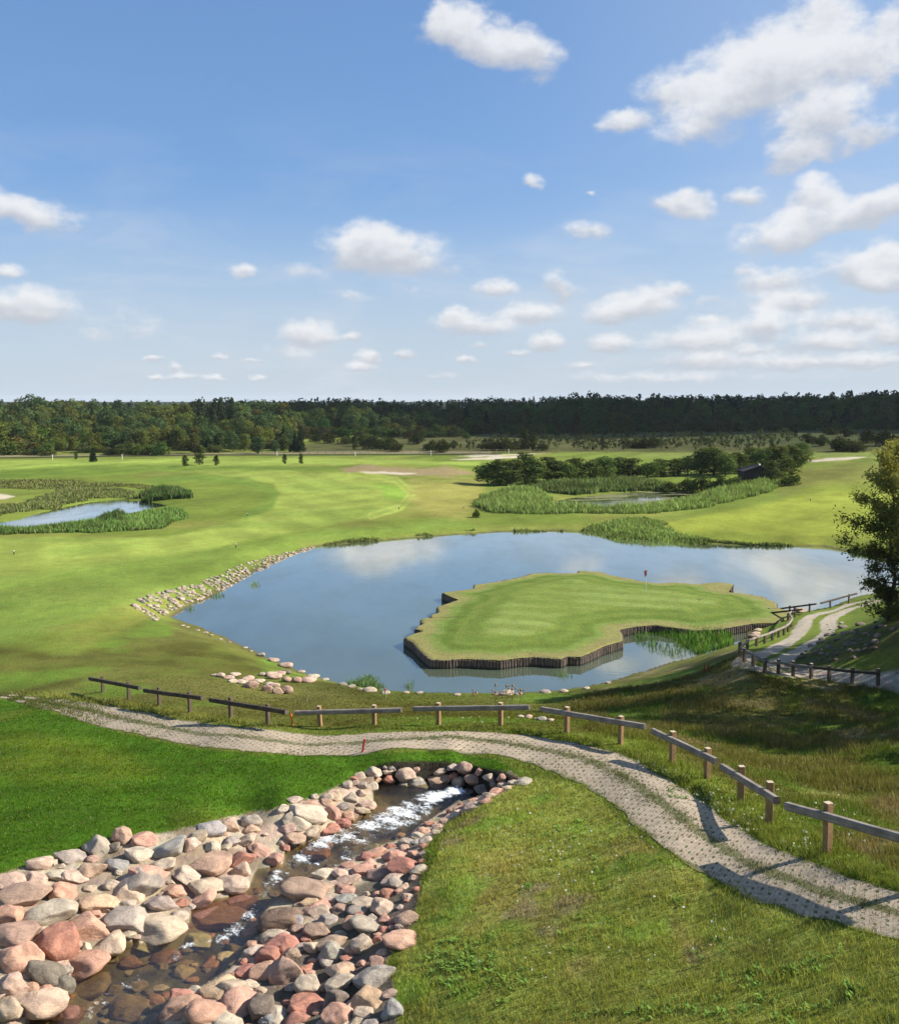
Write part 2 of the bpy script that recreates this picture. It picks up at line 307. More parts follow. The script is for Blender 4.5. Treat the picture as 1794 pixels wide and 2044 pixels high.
# ------------------------------------------------------------------ mesh and material helpers
def mesh_np(name, V, faces, mats=(), colors=None, fmat=None, smooth=False, uv=None):
    """faces: list of int arrays (k,3) or (k,4)"""
    me = bpy.data.meshes.new(name); V = np.asarray(V, np.float32)
    me.vertices.add(len(V)); me.vertices.foreach_set('co', V.ravel())
    faces = [np.asarray(f, np.int32) for f in faces if len(f)]
    loops = np.concatenate([f.ravel() for f in faces]); cnt = np.concatenate([np.full(len(f), f.shape[1], np.int32) for f in faces])
    me.loops.add(len(loops)); me.loops.foreach_set('vertex_index', loops)
    me.polygons.add(len(cnt)); st = np.zeros(len(cnt), np.int32); st[1:] = np.cumsum(cnt)[:-1]
    me.polygons.foreach_set('loop_start', st); me.polygons.foreach_set('loop_total', cnt)
    if fmat is not None: me.polygons.foreach_set('material_index', np.asarray(fmat, np.int32))
    me.polygons.foreach_set('use_smooth', np.full(len(cnt), smooth))
    if colors is not None:
        a = me.attributes.new('col', 'FLOAT_COLOR', 'POINT'); c4 = np.ones((len(V), 4), np.float32); c4[:, :colors.shape[1]] = colors
        a.data.foreach_set('color', c4.ravel())
    if uv is not None:
        l = me.uv_layers.new(name='UVMap'); l.data.foreach_set('uv', np.asarray(uv, np.float32)[loops].ravel())
    for m in mats: me.materials.append(m)
    me.update(calc_edges=True); return me
def obj(name, me, parent=None, loc=None, rot=None, scale=None):
    o = bpy.data.objects.new(name, me); COL.objects.link(o)
    if loc is not None: o.location = loc
    if rot is not None: o.rotation_euler = rot
    if scale is not None: o.scale = scale
    if parent is not None: o.parent = parent
    return o
def tag(o, label, cat, group=None):
    o['label'] = label; o['category'] = cat
    if group: o['group'] = group
    return o
def thing(name, label, cat, loc=(0, 0, 0), group=None):
    return tag(obj(name, None, loc=loc), label, cat, group)
def structure(name, me): o = obj(name, me); o['kind'] = 'structure'; return o
def stuff(name, me): o = obj(name, me); o['kind'] = 'stuff'; return o
class MB:
    """collects simple solids into one mesh"""
    def __init__(s): s.V = []; s.F = []; s.M = []
    def add(s, V, Fs, m=0):
        b = len(s.V); s.V += [tuple(v) for v in V]
        for f in Fs: s.F.append([b + i for i in f]); s.M.append(m)
    def prism(s, p, q, prof, up=Vector((0, 0, 1)), m=0, mend=None, scale2=1.0):
        """sweep a closed profile (list of (side, up)) from p to q"""
        p, q = Vector(p), Vector(q); d = (q - p).normalized(); side = d.cross(up)
        if side.length < 1e-4: side = Vector((1, 0, 0))
        side.normalize(); u = side.cross(d); k = len(prof)
        V = [p + side * a + u * b for a, b in prof] + [q + (side * a + u * b) * scale2 for a, b in prof]
        s.add(V, [[i, (i + 1) % k, k + (i + 1) % k, k + i] for i in range(k)], m)
        s.add(V, [list(range(k))[::-1], list(range(k, 2 * k))], m if mend is None else mend)
    def tube(s, p, q, r, r2=None, k=8, m=0):
        s.prism(p, q, [(r * math.cos(2 * math.pi * i / k), r * math.sin(2 * math.pi * i / k)) for i in range(k)], m=m, scale2=(r if r2 is None else r2) / r)
    def mesh(s, name, mats, smooth=False):
        me = bpy.data.meshes.new(name); me.from_pydata(s.V, [], s.F)
        me.polygons.foreach_set('material_index', s.M)
        for m in mats: me.materials.append(m)
        if smooth: me.polygons.foreach_set('use_smooth', [True] * len(s.F))
        me.update(); return me
def chamfer(w, h, c):
    a, b = w / 2, h / 2
    return [(-a + c, -b), (a - c, -b), (a, -b + c), (a, b - c), (a - c, b), (-a + c, b), (-a, b - c), (-a, -b + c)]
def material(name):
    m = bpy.data.materials.new(name); m.use_nodes = True; t = NT(m.node_tree); return m, t, t.n['Principled BSDF']
def simple(name, col, rough=.8, var=.25, scale=6, bump=.2, stretch=(1, 1, 1), spec=.3):
    m, t, b = material(name); tc = t.new('ShaderNodeTexCoord').outputs['Object']
    nzz = t.noise(t.map(tc, stretch), scale, 5, .6)
    c = t.mix(t.ramp(nzz, .25, .75), [x * (1 - var) for x in col], [min(1, x * (1 + var)) for x in col])
    t.put(b.inputs['Base Color'], c); b.inputs['Roughness'].default_value = rough; b.inputs['Specular IOR Level'].default_value = spec
    if bump: t.put(b.inputs['Normal'], t.bump(nzz, bump, .02))
    return m
def leaf_material(name, gain=1.0, trans=.35):
    m, t, b = material(name); t.n.remove(b)
    at = t.new('ShaderNodeAttribute', attribute_name='col').outputs[0]; oi = t.new('ShaderNodeObjectInfo')
    c = t.mix(1, at, oi.outputs['Color'], 'MULTIPLY')
    c = t.vmath('SCALE', c, gain)
    df = t.new('ShaderNodeBsdfDiffuse'); tr = t.new('ShaderNodeBsdfTranslucent'); mx = t.new('ShaderNodeMixShader')
    t.put(df.inputs[0], c); t.put(tr.inputs[0], t.mix(1, c, (1.15, 1.1, .6), 'MULTIPLY')); mx.inputs[0].default_value = trans
    t.l.new(df.outputs[0], mx.inputs[1]); t.l.new(tr.outputs[0], mx.inputs[2])
    t.l.new(mx.outputs[0], t.n['Material Output'].inputs[0]); return m
M_LEAF = leaf_material('leaf')
M_BLADE = leaf_material('grass_blade', 1.0, .3)

# ------------------------------------------------------------------ ground colours (albedo per kind of turf)
pu, pv = project(gx, gy, Z); pu = np.nan_to_num(pu, nan=-9999); pv = np.nan_to_num(pv, nan=-9999)
def region(poly, soft, amp=0, sc=6, seed=0):
    m = np.zeros(Z.shape); P = np.array(poly); lo = P.min(0) - soft * 2 - amp - 4; hi = P.max(0) + soft * 2 + amp + 4
    k = (pu > lo[0]) & (pu < hi[0]) & (pv > lo[1]) & (pv < hi[1])
    s = poly_sdf(pu[k], pv[k], poly)
    if amp: s = s + (vnoise(gx[k], gy[k], sc, seed, 3) - .5) * 2 * amp
    m[k] = 1 - sstep(-soft, soft, s); return m
def lerp(c, col, m): return c + (np.asarray(col) - c) * m[:, None]
N1, N2, N3 = vnoise(gx, gy, 14, 1, 4), vnoise(gx, gy, 3.2, 2, 4), vnoise(gx, gy, 60, 4, 3)
G = np.tile(np.array([.135, .175, .038]), (len(Z), 1))
G = lerp(G, (.19, .18, .06), sstep(.5, .75, N1) * .6)
fm = np.clip((N3 - .2) * 1.4, 0, 1)
FW = np.array([.225, .268, .072])
fair = region([(-900,1072),(0,1074),(330,1070),(480,1038),(545,1010),(560,985),(545,966),(470,955),(380,945),(300,941),(330,930),(640,940),(770,945),(832,970),(838,1000),(790,1020),(700,1042),(560,1068),(420,1098),(200,1135),(0,1170),(-900,1200)], 5, 6, 14, 21)
G = lerp(G, FW, fair * (.75 + .25 * sstep(.3, .6, N1)))
G = lerp(G, (.15, .215, .05), fair * sstep(.52, .68, N1) * .5)
G = lerp(G, (.145, .205, .05), region([(-900,1150),(0,1150),(330,1110),(560,1072),(700,1052),(880,1040),(980,1050),(880,1062),(700,1078),(610,1085),(480,1140),(380,1190),(250,1215),(0,1290),(-900,1290)], 10, 10, 9, 8) * .75)
crs = np.minimum(line_dist(pu, pv, [(300,958),(400,953),(500,962),(548,985),(540,1010),(490,1030)]), 60)
G = lerp(G, (.125, .19, .042), (1 - sstep(3, 11, crs)) * .8)
crs = np.minimum(line_dist(pu, pv, [(700,943),(790,958),(822,985),(800,1012),(740,1030)]), 60)
G = lerp(G, (.30, .34, .10), (1 - sstep(1, 4, np.abs(crs - 5))) * .55)
G = lerp(G, (.14, .25, .04), region([(740,965),(790,968),(808,985),(800,998),(770,995),(765,975)], 5, 4, 6, 3) * .6)
G = lerp(G, (.22, .28, .07), region([(-400,918),(200,919),(560,913),(780,917),(958,922),(955,931),(800,926),(600,929),(300,931),(0,938),(-400,940)], 3, 3, 20, 5) * .9)
G = lerp(G, (.10, .155, .03), region([(0,935),(200,928),(420,929),(700,931),(640,941),(300,940),(120,950),(0,960)], 4, 4, 15, 7) * .8)
G = lerp(G, (.26, .235, .085), region([(820,960),(960,955),(965,1000),(930,1030),(850,1025),(815,1010)], 12, 14, 7, 12) * .75)
G = lerp(G, (.255, .29, .06), region([(1330,1046),(1450,1022),(1560,1000),(1650,978),(1740,985),(1900,1000),(1900,1080),(1760,1064),(1600,1068),(1450,1064),(1360,1058)], 4, 3, 10, 4))
G = lerp(G, (.215, .245, .045), region([(1180,1048),(1330,1044),(1450,1018),(1560,995),(1640,960),(1740,950),(1900,940),(1900,1130),(1740,1108),(1640,1092),(1400,1088),(1340,1080),(1200,1060)], 6, 6, 10, 4) * .55)
G = lerp(G, (.16, .155, .05), region([(1540,960),(1600,935),(1700,925),(1794,930),(1794,965),(1650,965),(1560,985)], 8, 8, 6, 9) * .7)
G = lerp(G, (.15, .18, .055), region([(1230,905),(1794,902),(1794,915),(1600,914),(1240,912)], 3, 2, 20, 9))
SAND = (.47, .40, .30)
dry = region([(678,936),(720,928),(770,932),(840,934),(890,930),(930,938),(960,944),(900,952),(820,948),(740,944),(690,942)], 3, 5, 5, 13)
G = lerp(G, (.24, .185, .09), dry)
for pl in ([(900,917),(940,915),(1000,911),(1060,908),(1040,913),(980,917),(920,919)], [(1600,921),(1640,916),(1700,912),(1730,912),(1690,918),(1630,922)], [(-300,985),(0,985),(30,991),(12,997),(-300,1002)], [(910,911),(960,908),(1030,906),(1100,904),(1030,909),(950,912)], [(715,941),(760,942),(830,945),(800,947),(730,944)]):
    G = lerp(G, SAND, region(pl, 1.2, 1.5, 4, 3))
# far meadows
G = lerp(G, (.062, .058, .030), sstep(0, 1, region([(560,892),(700,880),(850,862),(950,852),(1300,847),(1794,846),(2600,846),(2600,900),(1600,902),(1240,903),(900,904),(600,906)], 3, 3, 30, 2)) * (.75 + .25 * N2))
G = lerp(G, (.042, .055, .022), region([(1300,862),(1550,850),(1794,862),(2200,862),(2200,900),(1620,898),(1450,880)], 8, 14, 30, 6) * .7)
G = lerp(G, (.14, .15, .05), region([(-600,905),(0,903),(300,905),(560,899),(560,880),(300,876),(0,880),(-600,880)], 4, 4, 20, 2) * .9)
G = lerp(G, (.26, .32, .08), region([(-200,876),(0,874),(150,872),(330,868),(460,866),(330,876),(120,881),(-200,884)], 2, 3, 20, 9))
G = lerp(G, (.28, .36, .06), region([(600,862),(640,858),(700,860),(690,866),(610,868)], 1.5, 1, 20, 9))
G = lerp(G, (.22, .18, .11), region([(-400,908),(0,908),(400,905),(640,901),(980,901),(980,905),(640,906),(400,910),(0,913),(-400,914)], 2, 1.5, 20, 2) * .8)
G = lerp(G, (.028, .032, .018), (1 - sstep(.8, 2.2, line_dist(pu, pv, [(-400,916),(0,914),(200,911),(400,908),(640,908),(900,907),(1000,906)]))) * .9)
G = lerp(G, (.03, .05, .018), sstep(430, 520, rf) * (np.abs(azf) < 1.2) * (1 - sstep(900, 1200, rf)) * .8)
# rough slopes around the pond
slope = region([(-900,1200),(0,1290),(150,1300),(300,1245),(345,1236),(400,1252),(540,1317),(640,1358),(760,1380),(900,1390),(1100,1382),(1230,1357),(1300,1340),(1300,1470),(1000,1450),(600,1450),(300,1405),(150,1380),(-900,1400)], 10, 14, 5, 14)
G = lerp(G, (.088, .095, .024), slope * (.8 + .45 * sstep(.35, .65, N2)))
G = lerp(G, (.15, .145, .055), slope * sstep(.55, .75, N1) * .6)
G = lerp(G, (.12, .20, .035), slope * sstep(.56, .72, vnoise(gx, gy, 6, 41)) * .7)
G = lerp(G, (.20, .215, .065), region([(600,1085),(800,1070),(1000,1052),(1330,1042),(1330,1075),(1100,1062),(900,1070),(640,1096)], 6, 6, 5, 3) * .7)
bank = region([(1120,1400),(1300,1335),(1470,1290),(1520,1350),(1794,1368),(1900,1380),(1900,1760),(1790,1740),(1560,1620),(1420,1545),(1300,1480),(1180,1450)], 8, 8, 3, 5)
G = lerp(G, (.118, .118, .042), bank * .95)
G = lerp(G, (.23, .185, .085), bank * sstep(.5, .72, vnoise(gx, gy, 2.4, 17)) * .65)
G = lerp(G, (.085, .155, .025), bank * sstep(.52, .7, vnoise(gx, gy, 3.1, 27)) * .75)
# lawns beside the stream
lawn = region([(-900,1400),(20,1396),(240,1462),(380,1492),(500,1505),(640,1509),(760,1502),(900,1500),(1000,1520),(1060,1560),(860,1640),(500,1700),(0,1800),(-900,1900)], 3, 4, 1, 4)
G = lerp(G, (.060, .130, .013), lawn)
G = lerp(G, (.11, .15, .02), lawn * region([(-200,1470),(60,1455),(230,1500),(330,1540),(200,1570),(0,1560),(-200,1560)], 22, 14, 4, 5) * .8)
G = lerp(G, (.06, .13, .015), lawn * sstep(.5, .7, vnoise(gx * .5 + gy * .2, gy * 1.2, 1.2, 6)) * .5)
G = lerp(G, (.12, .13, .03), lawn * sstep(.6, .78, N2) * .45)
rl = region([(1010,1545),(1120,1560),(1190,1585),(1230,1628),(1290,1682),(1430,1772),(1640,1842),(1794,1878),(2400,2000),(2400,2700),(700,2700),(780,2044),(800,1900),(850,1760),(900,1640)], 3, 5, 1, 9)
G = lerp(G, (.235, .265, .072), rl)
G = lerp(G, (.30, .265, .105), rl * sstep(.52, .74, N2) * .7)
G = lerp(G, (.18, .28, .055), rl * sstep(.55, .7, vnoise(gx, gy, 1.4, 53)) * .7)
G = lerp(G, (.27, .20, .115), rl * sstep(.66, .8, vnoise(gx, gy, 1.9, 77)) * .7)
# mortar between the boulders, and the wet bed
BED_PX = [(-60,1752),(0,1748),(110,1716),(225,1688),(370,1652),(430,1640),(540,1618),(640,1586),(705,1554),(748,1530),(1020,1540),(1046,1557),(972,1598),(892,1640),(852,1690),(838,1750),(834,1800),(818,1850),(792,1880),(768,1930),(786,1970),(792,2044),(820,2200),(-60,2200)]
bed = region(BED_PX, 3, 6, .7, 15)
G = lerp(G, (.43, .335, .24), bed)
G = lerp(G, (.15, .115, .08), bed * sstep(.5, .7, vnoise(gx, gy, .9, 33)) * .7)
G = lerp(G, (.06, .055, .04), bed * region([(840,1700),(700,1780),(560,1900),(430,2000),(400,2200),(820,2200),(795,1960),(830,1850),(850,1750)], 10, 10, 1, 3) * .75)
G = lerp(G, (.16, .12, .08), region(STREAM_PX, 6)); G = lerp(G, (.07, .055, .035), region(STREAM_PX, 4) * sstep(.4, .65, vnoise(gx, gy, .5, 91)))
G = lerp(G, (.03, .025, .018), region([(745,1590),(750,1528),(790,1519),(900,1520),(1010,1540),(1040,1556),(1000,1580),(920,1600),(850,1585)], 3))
# pond bottom and shore
G = lerp(G, (.05, .05, .035), 1 - sstep(-.1, .25, SD_POND))
G = lerp(G, (.10, .085, .05), (1 - sstep(.15, .9, SD_POND + .5 * (N2 - .5))) * (SD_POND > -.2) * .8)
TRACK = np.zeros(Z.shape)
for tr in ([(1480,1322),(1530,1302),(1565,1285),(1590,1270),(1603,1252),(1607,1238),(1622,1228),(1655,1221),(1700,1205),(1745,1195),(1800,1185)], [(1545,1330),(1575,1310),(1612,1290),(1640,1272),(1655,1258),(1652,1243),(1660,1232),(1700,1214),(1750,1200)]):
    TRACK = np.maximum(TRACK, 1 - sstep(.45, .62, np.minimum(line_dist(gx, gy, [tuple(p[:2]) for p in hit(*zip(*tr))]), 9) + (N2 - .5) * .5))
for tr in ([(1480,1322),(1510,1335),(1600,1347),(1700,1357),(1794,1362),(1900,1366)], [(1545,1322),(1600,1337),(1700,1350),(1794,1356),(1900,1360)]):
    TRACK = np.maximum(TRACK, 1 - sstep(.38, .55, np.minimum(line_dist(gx, gy, [tuple(p[:2]) for p in hit(*zip(*tr))]), 9) + (N2 - .5) * .4))
G = lerp(G, (.40, .34, .26), TRACK)
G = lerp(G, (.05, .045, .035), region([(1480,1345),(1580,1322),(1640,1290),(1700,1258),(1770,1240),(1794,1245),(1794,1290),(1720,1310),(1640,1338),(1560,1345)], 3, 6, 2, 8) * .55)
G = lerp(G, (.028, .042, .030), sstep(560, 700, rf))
vegm = (G[:, 1] > G[:, 0] * .93) & (G[:, 1] > 1.8 * G[:, 2]) & (rf < 700)
G[:, 2] *= np.where(vegm, .72, 1)
mow = np.sin((gx * .92 + gy * .38 + 3 * vnoise(gx, gy, 40, 3)) * 2 * math.pi / 9); G *= np.where(fair > .5, 1 + .13 * sstep(-.5, .5, mow) - .06, 1)[:, None]
mow2 = np.sin((gx * .35 + gy * .94 + 1.2 * vnoise(gx, gy, 9, 5)) * 2 * math.pi / 2.6); G *= (1 + lawn * .16 * (sstep(-.4, .4, mow2) - .5))[:, None]
ang = gx * .55 + gy * .83; crs = gx * .83 - gy * .55
strk = vnoise(ang, crs * 3.5, 26, 61, 3) - .5; mott = vnoise(gx, gy * .7, 3.5, 67, 4) - .5
G *= np.where(vegm & (rf > 40), 1 + .55 * strk + .5 * mott, 1 + .5 * (vnoise(gx * .9 + gy * .4, gy * 1.3, 1.3, 71, 4) - .5) * vegm)[:, None]
GCOL = np.clip(G, .008, .8)
def gcol_at(x, y):
    a, r = np.arctan2(x, y), np.hypot(x, y)
    i = np.clip(np.searchsorted(az_g, a), 0, len(az_g) - 1); j = np.clip(np.searchsorted(r_g, r), 0, len(r_g) - 1)
    return GCOL[i * len(r_g) + j]
M_GROUND, t, b = material('turf_and_earth')
att = t.new('ShaderNodeAttribute', attribute_name='col').outputs[0]
pos = t.new('ShaderNodeNewGeometry').outputs['Position']
nA, nB, nC = t.noise(pos, .8, 5, .62), t.noise(t.map(pos, (1, .6, 1)), 6.5, 4, .65), t.noise(pos, 34, 3, .7)
k = t.math('ADD', t.math('ADD', t.math('MULTIPLY', nA, .55), t.math('MULTIPLY', nB, .75)), t.math('MULTIPLY', nC, .6))
k = t.ramp(k, .55, 1.35, .55, 1.5, False)
c = t.vmath('MULTIPLY', att, t.vmath('ADD', t.vmath('SCALE', (1, 1, 1), k), t.vmath('SCALE', t.vmath('SUBTRACT', t.noise(pos, 1.7, 4, .6, out=1), (.5, .5, .5)), .5)))
t.put(b.inputs['Base Color'], c); c = t.vmath('SCALE', c, t.math('MULTIPLY', t.ramp(t.noise(t.map(pos, (1, .8, 1)), 2.1, 5, .7), .58, .72, 1, .66), t.ramp(nC, .6, .75, 1, .75)))
t.put(b.inputs['Base Color'], c); b.inputs['Roughness'].default_value = .9; b.inputs['Specular IOR Level'].default_value = .05
t.put(b.inputs['Normal'], t.bump(t.math('ADD', nB, t.math('MULTIPLY', nC, .5)), .55, .12))
na, nr = AZ.shape
ii = (np.arange(na - 1)[:, None] * nr + np.arange(nr - 1)[None]).ravel()
quads = np.stack([ii, ii + 1, ii + nr + 1, ii + nr], 1)
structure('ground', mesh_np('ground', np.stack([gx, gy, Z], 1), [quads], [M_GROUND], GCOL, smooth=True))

# ------------------------------------------------------------------ water
def water_material(name, base, rough, bumps, scum=None):
    m, t, b = material(name); t.n.remove(b); pos = t.new('ShaderNodeNewGeometry').outputs['Position']
    big = t.noise(t.map(pos, (1, .5, 1)), .07, 3, .6)
    c = t.mix(t.ramp(big, .35, .7), base, [x * .7 for x in base]); rg = t.ramp(big, .4, .65, rough, rough * 2.2)
    h = t.math('ADD', t.noise(t.map(pos, (1, 1.8, 1)), bumps[0], 3, .6), t.math('MULTIPLY', t.noise(pos, bumps[0] * .23, 2), 1.2))
    bp = t.bump(h, bumps[1], bumps[2]); fr = t.new('ShaderNodeFresnel'); fr.inputs[0].default_value = 1.33; fac = t.math('MULTIPLY_ADD', fr.outputs[0], 1.75, .06, True)
    fac = t.math('MULTIPLY', fac, t.ramp(t.noise(t.map(pos, (1, .4, 1)), .16, 4, .65), .3, .62, .82, 1.0))
    if scum:
        s_ = t.ramp(t.noise(t.map(pos, (.5, 1.4, 1)), scum[0], 6, .65, dist=.6), scum[1], scum[1] + .06)
        c = t.mix(s_, c, scum[2]); fac = t.math('MULTIPLY', fac, t.math('SUBTRACT', 1, t.math('MULTIPLY', s_, .93)))
    df = t.new('ShaderNodeBsdfDiffuse'); gl = t.new('ShaderNodeBsdfGlossy'); gl.inputs[0].default_value = (1, 1, .95, 1); mx = t.new('ShaderNodeMixShader')
    t.put(df.inputs[0], c); t.put(gl.inputs['Roughness'], rg); t.put(gl.inputs['Normal'], bp); t.put(mx.inputs[0], fac)
    t.l.new(df.outputs[0], mx.inputs[1]); t.l.new(gl.outputs[0], mx.inputs[2]); t.l.new(mx.outputs[0], t.n['Material Output'].inputs[0]); return m
def water_sheet(name, poly, lev, grow, cell, mat):
    P = np.array(poly); lo, hi = P.min(0) - grow, P.max(0) + grow
    xs, ys = np.arange(lo[0], hi[0] + cell, cell), np.arange(lo[1], hi[1] + cell, cell); X, Y = np.meshgrid(xs, ys, indexing='ij')
    s = poly_sdf((X[:-1, :-1] + cell / 2).ravel(), (Y[:-1, :-1] + cell / 2).ravel(), poly)
    ny = len(ys); q = (np.arange(len(xs) - 1)[:, None] * ny + np.arange(ny - 1)[None]).ravel()[s < grow]
    V = np.stack([X.ravel(), Y.ravel(), np.full(X.size, lev)], 1); fq = np.stack([q, q + ny, q + ny + 1, q + 1], 1)
    used, inv = np.unique(fq, return_inverse=True)
    return structure(name, mesh_np(name, V[used], [inv.reshape(fq.shape)], [mat], smooth=True))
water_sheet('pond_water', POND, 0, 1.2, .9, water_material('pond_water', (.085, .105, .07), .03, (1.1, .022, .1)))
water_sheet('reed_pond_water', LPOND, .3, 1.2, .9, water_material('reed_pond_water', (.035, .05, .05), .05, (1.3, .12, .1)))
water_sheet('duckweed_pond_water', RPOND, .3, 1.0, .7, water_material('duckweed_pond_water', (.03, .035, .025), .05, (1.3, .03, .1), (.16, .47, (.17, .17, .085))))
# stream
M_STREAM, t, b = material('stream_water'); t.n.remove(b)
att = t.new('ShaderNodeAttribute', attribute_name='col'); sepc = t.new('ShaderNodeSeparateColor'); t.l.new(att.outputs[0], sepc.inputs[0])
pos = t.new('ShaderNodeNewGeometry').outputs['Position']
fl = t.map(pos, (1, 1, 1), rot=(0, 0, R(-52))); fl = t.map(fl, (2.0, .75, 1))
nz1, nz2 = t.noise(fl, 4.5, 6, .72, dist=1.2), t.noise(pos, 16, 4, .75)
nz3 = t.noise(t.map(fl, (1, 1.3, 1)), 1.1, 3, .6)
foam = t.ramp(t.math('ADD', t.math('ADD', t.math('MULTIPLY', sepc.outputs[0], .55), t.math('MULTIPLY', t.math('SUBTRACT', nz3, .5), .9)), t.math('ADD', t.math('MULTIPLY', nz1, .65), t.math('MULTIPLY', nz2, .5))), .97, 1.25)
h = t.math('ADD', nz1, t.math('MULTIPLY', nz2, .4))
bp = t.bump(h, .5, .12)
gl = t.new('ShaderNodeBsdfGlossy'); gl.inputs['Roughness'].default_value = .06; t.l.new(bp, gl.inputs['Normal'])
tr = t.new('ShaderNodeBsdfTransparent'); tr.inputs[0].default_value = (.74, .70, .50, 1)
fr = t.new('ShaderNodeFresnel'); fr.inputs[0].default_value = 1.33
m1 = t.new('ShaderNodeMixShader'); t.l.new(t.math('MULTIPLY', fr.outputs[0], .18), m1.inputs[0]); t.l.new(tr.outputs[0], m1.inputs[1]); t.l.new(gl.outputs[0], m1.inputs[2])
df = t.new('ShaderNodeBsdfDiffuse'); df.inputs[0].default_value = (.82, .85, .86, 1); t.l.new(bp, df.inputs['Normal'])
m2 = t.new('ShaderNodeMixShader'); t.l.new(foam, m2.inputs[0]); t.l.new(m1.outputs[0], m2.inputs[1]); t.l.new(df.outputs[0], m2.inputs[2])
t.l.new(m2.outputs[0], t.n['Material Output'].inputs[0])
vs_ = np.arange(2578, 3481, 6.) * D6; us_ = np.arange(-60, 1650, 7.) * D6
UU, VV = np.meshgrid(us_, vs_, indexing='ij'); zw = zw_of_v(VV.ravel()); wx, wy = at_z(UU.ravel(), VV.ravel(), zw)
sdw = poly_sdf(UU.ravel(), VV.ravel(), STREAM_PX)
FOAM_LINES = [([(1560,2600),(1500,2622),(1430,2645)], 26, 1.25), ([(1430,2645),(1340,2680),(1260,2720),(1190,2745),(1120,2770)], 46, .9), ([(1400,2690),(1300,2735),(1220,2775),(1150,2815)], 36, .82), ([(1120,2770),(1040,2810),(980,2850),(930,2890),(890,2930)], 40, .82), ([(1180,2830),(1080,2855),(990,2875)], 14, .7), ([(890,2930),(860,2980),(840,3020),(790,3070),(720,3110)], 34, .74), ([(720,3110),(640,3125),(590,3150),(585,3170)], 20, .7), ([(640,3300),(560,3330),(450,3345)], 30, .55), ([(300,3350),(380,3280),(470,3225)], 34, .62), ([(1180,2840),(1140,2860),(1110,2870)], 10, .95)]
fo = np.zeros(len(zw))
for pl, wd, st in FOAM_LINES: fo = np.maximum(fo, st * (1 - sstep(.2, 1.4, line_dist(UU.ravel() / D6, VV.ravel() / D6, pl) / wd)))
rap = fo * .10
zz = zw + rap * (vnoise(wx, wy, .28, 3) - .3) + .015 * vnoise(wx, wy, .5, 8)
kp = (sdw.reshape(UU.shape)[:-1, :-1] < 13).ravel(); nv_ = len(vs_)
q = (np.arange(len(us_) - 1)[:, None] * nv_ + np.arange(nv_ - 1)[None]).ravel()[kp]
fq = np.stack([q, q + nv_, q + nv_ + 1, q + 1], 1); used, inv = np.unique(fq, return_inverse=True)
structure('stream_water', mesh_np('stream_water', np.stack([wx, wy, zz], 1)[used], [inv.reshape(fq.shape)], [M_STREAM], np.stack([fo] * 3, 1)[used], smooth=True))

# ------------------------------------------------------------------ paved cart path
PATH_FAR = [(-60,1381),(20,1385),(100,1394),(220,1410),(330,1431),(450,1451),(560,1461),(700,1466),(830,1462),(950,1460),(1050,1467),(1150,1483),(1219,1498),(1262,1516),(1327,1554),(1370,1578),(1406,1603),(1453,1639),(1507,1675),(1543,1693),(1615,1720),(1661,1743),(1729,1762),(1794,1782),(1900,1812)]
PATH_NEAR = [(-60,1390),(20,1395),(120,1425),(240,1460),(380,1490),(500,1503),(640,1508),(760,1500),(870,1495),(970,1505),(1060,1525),(1130,1550),(1201,1587),(1237,1617),(1276,1657),(1309,1682),(1359,1719),(1409,1749),(1476,1787),(1527,1803),(1604,1830),(1729,1857),(1794,1877),(1900,1905)]
def resample(P, n):
    P = np.asarray(P, float); d = np.r_[0, np.cumsum(np.hypot(*np.diff(P[:, :2], axis=0).T))]
    t = np.linspace(0, d[-1], n); return np.stack([np.interp(t, d, P[:, k]) for k in range(P.shape[1])], 1)
def smooth_line(P, it=2):
    for _ in range(it): P[1:-1] = .5 * P[1:-1] + .25 * (P[:-2] + P[2:])
    return P
e0 = smooth_line(resample(hit(*zip(*PATH_FAR)), 260), 8); e1 = smooth_line(resample(hit(*zip(*PATH_NEAR)), 260), 8)
tt = np.linspace(0, 1, 15)
PX = e0[:, None, :2] * (1 - tt)[None, :, None] + e1[:, None, :2] * tt[None, :, None]
mid = PX[:, 7]; along = np.r_[0, np.cumsum(np.hypot(*np.diff(mid, axis=0).T))]
wid = np.hypot(*(e1 - e0)[:, :2].T)
PUV = np.stack([np.broadcast_to(tt[None] * 2.2, PX.shape[:2]), np.broadcast_to(along[:, None], PX.shape[:2])], -1)
for k_ in (0, 14):
    nv = vnoise(PX[:, k_, 0], PX[:, k_, 1], .5, 3 + k_, 3) - .5; PX[:, k_] += (PX[:, k_] - PX[:, 7]) / np.linalg.norm(PX[:, k_] - PX[:, 7], axis=1, keepdims=True) * (nv * .34)[:, None]
PZ = gz(PX[..., 0], PX[..., 1]) + .014
q = (np.arange(259)[:, None] * 15 + np.arange(14)[None]).ravel()
M_PAVE, t, b = material('grass_pavers')
uvn = t.new('ShaderNodeUVMap').outputs[0]; pos = t.new('ShaderNodeNewGeometry').outputs['Position']
uvw = t.vmath('ADD', uvn, t.vmath('SCALE', t.vmath('SUBTRACT', t.noise(pos, 3, 2, .5, out=1), (.5, .5, .5)), .05))
def cells(size, off=.5, mort=.05, rowh=.12, wdt=.22):
    n_ = t.new('ShaderNodeTexBrick', offset=off); t.put(n_.inputs['Vector'], uvw)
    n_.inputs['Scale'].default_value = 1; n_.inputs['Mortar Size'].default_value = mort; n_.inputs['Mortar Smooth'].default_value = .35
    n_.inputs['Brick Width'].default_value = wdt; n_.inputs['Row Height'].default_value = rowh; return n_
br = cells(1, mort=.006); joint = br.outputs['Fac']
su = t.new('ShaderNodeSeparateXYZ'); t.l.new(uvw, su.inputs[0])
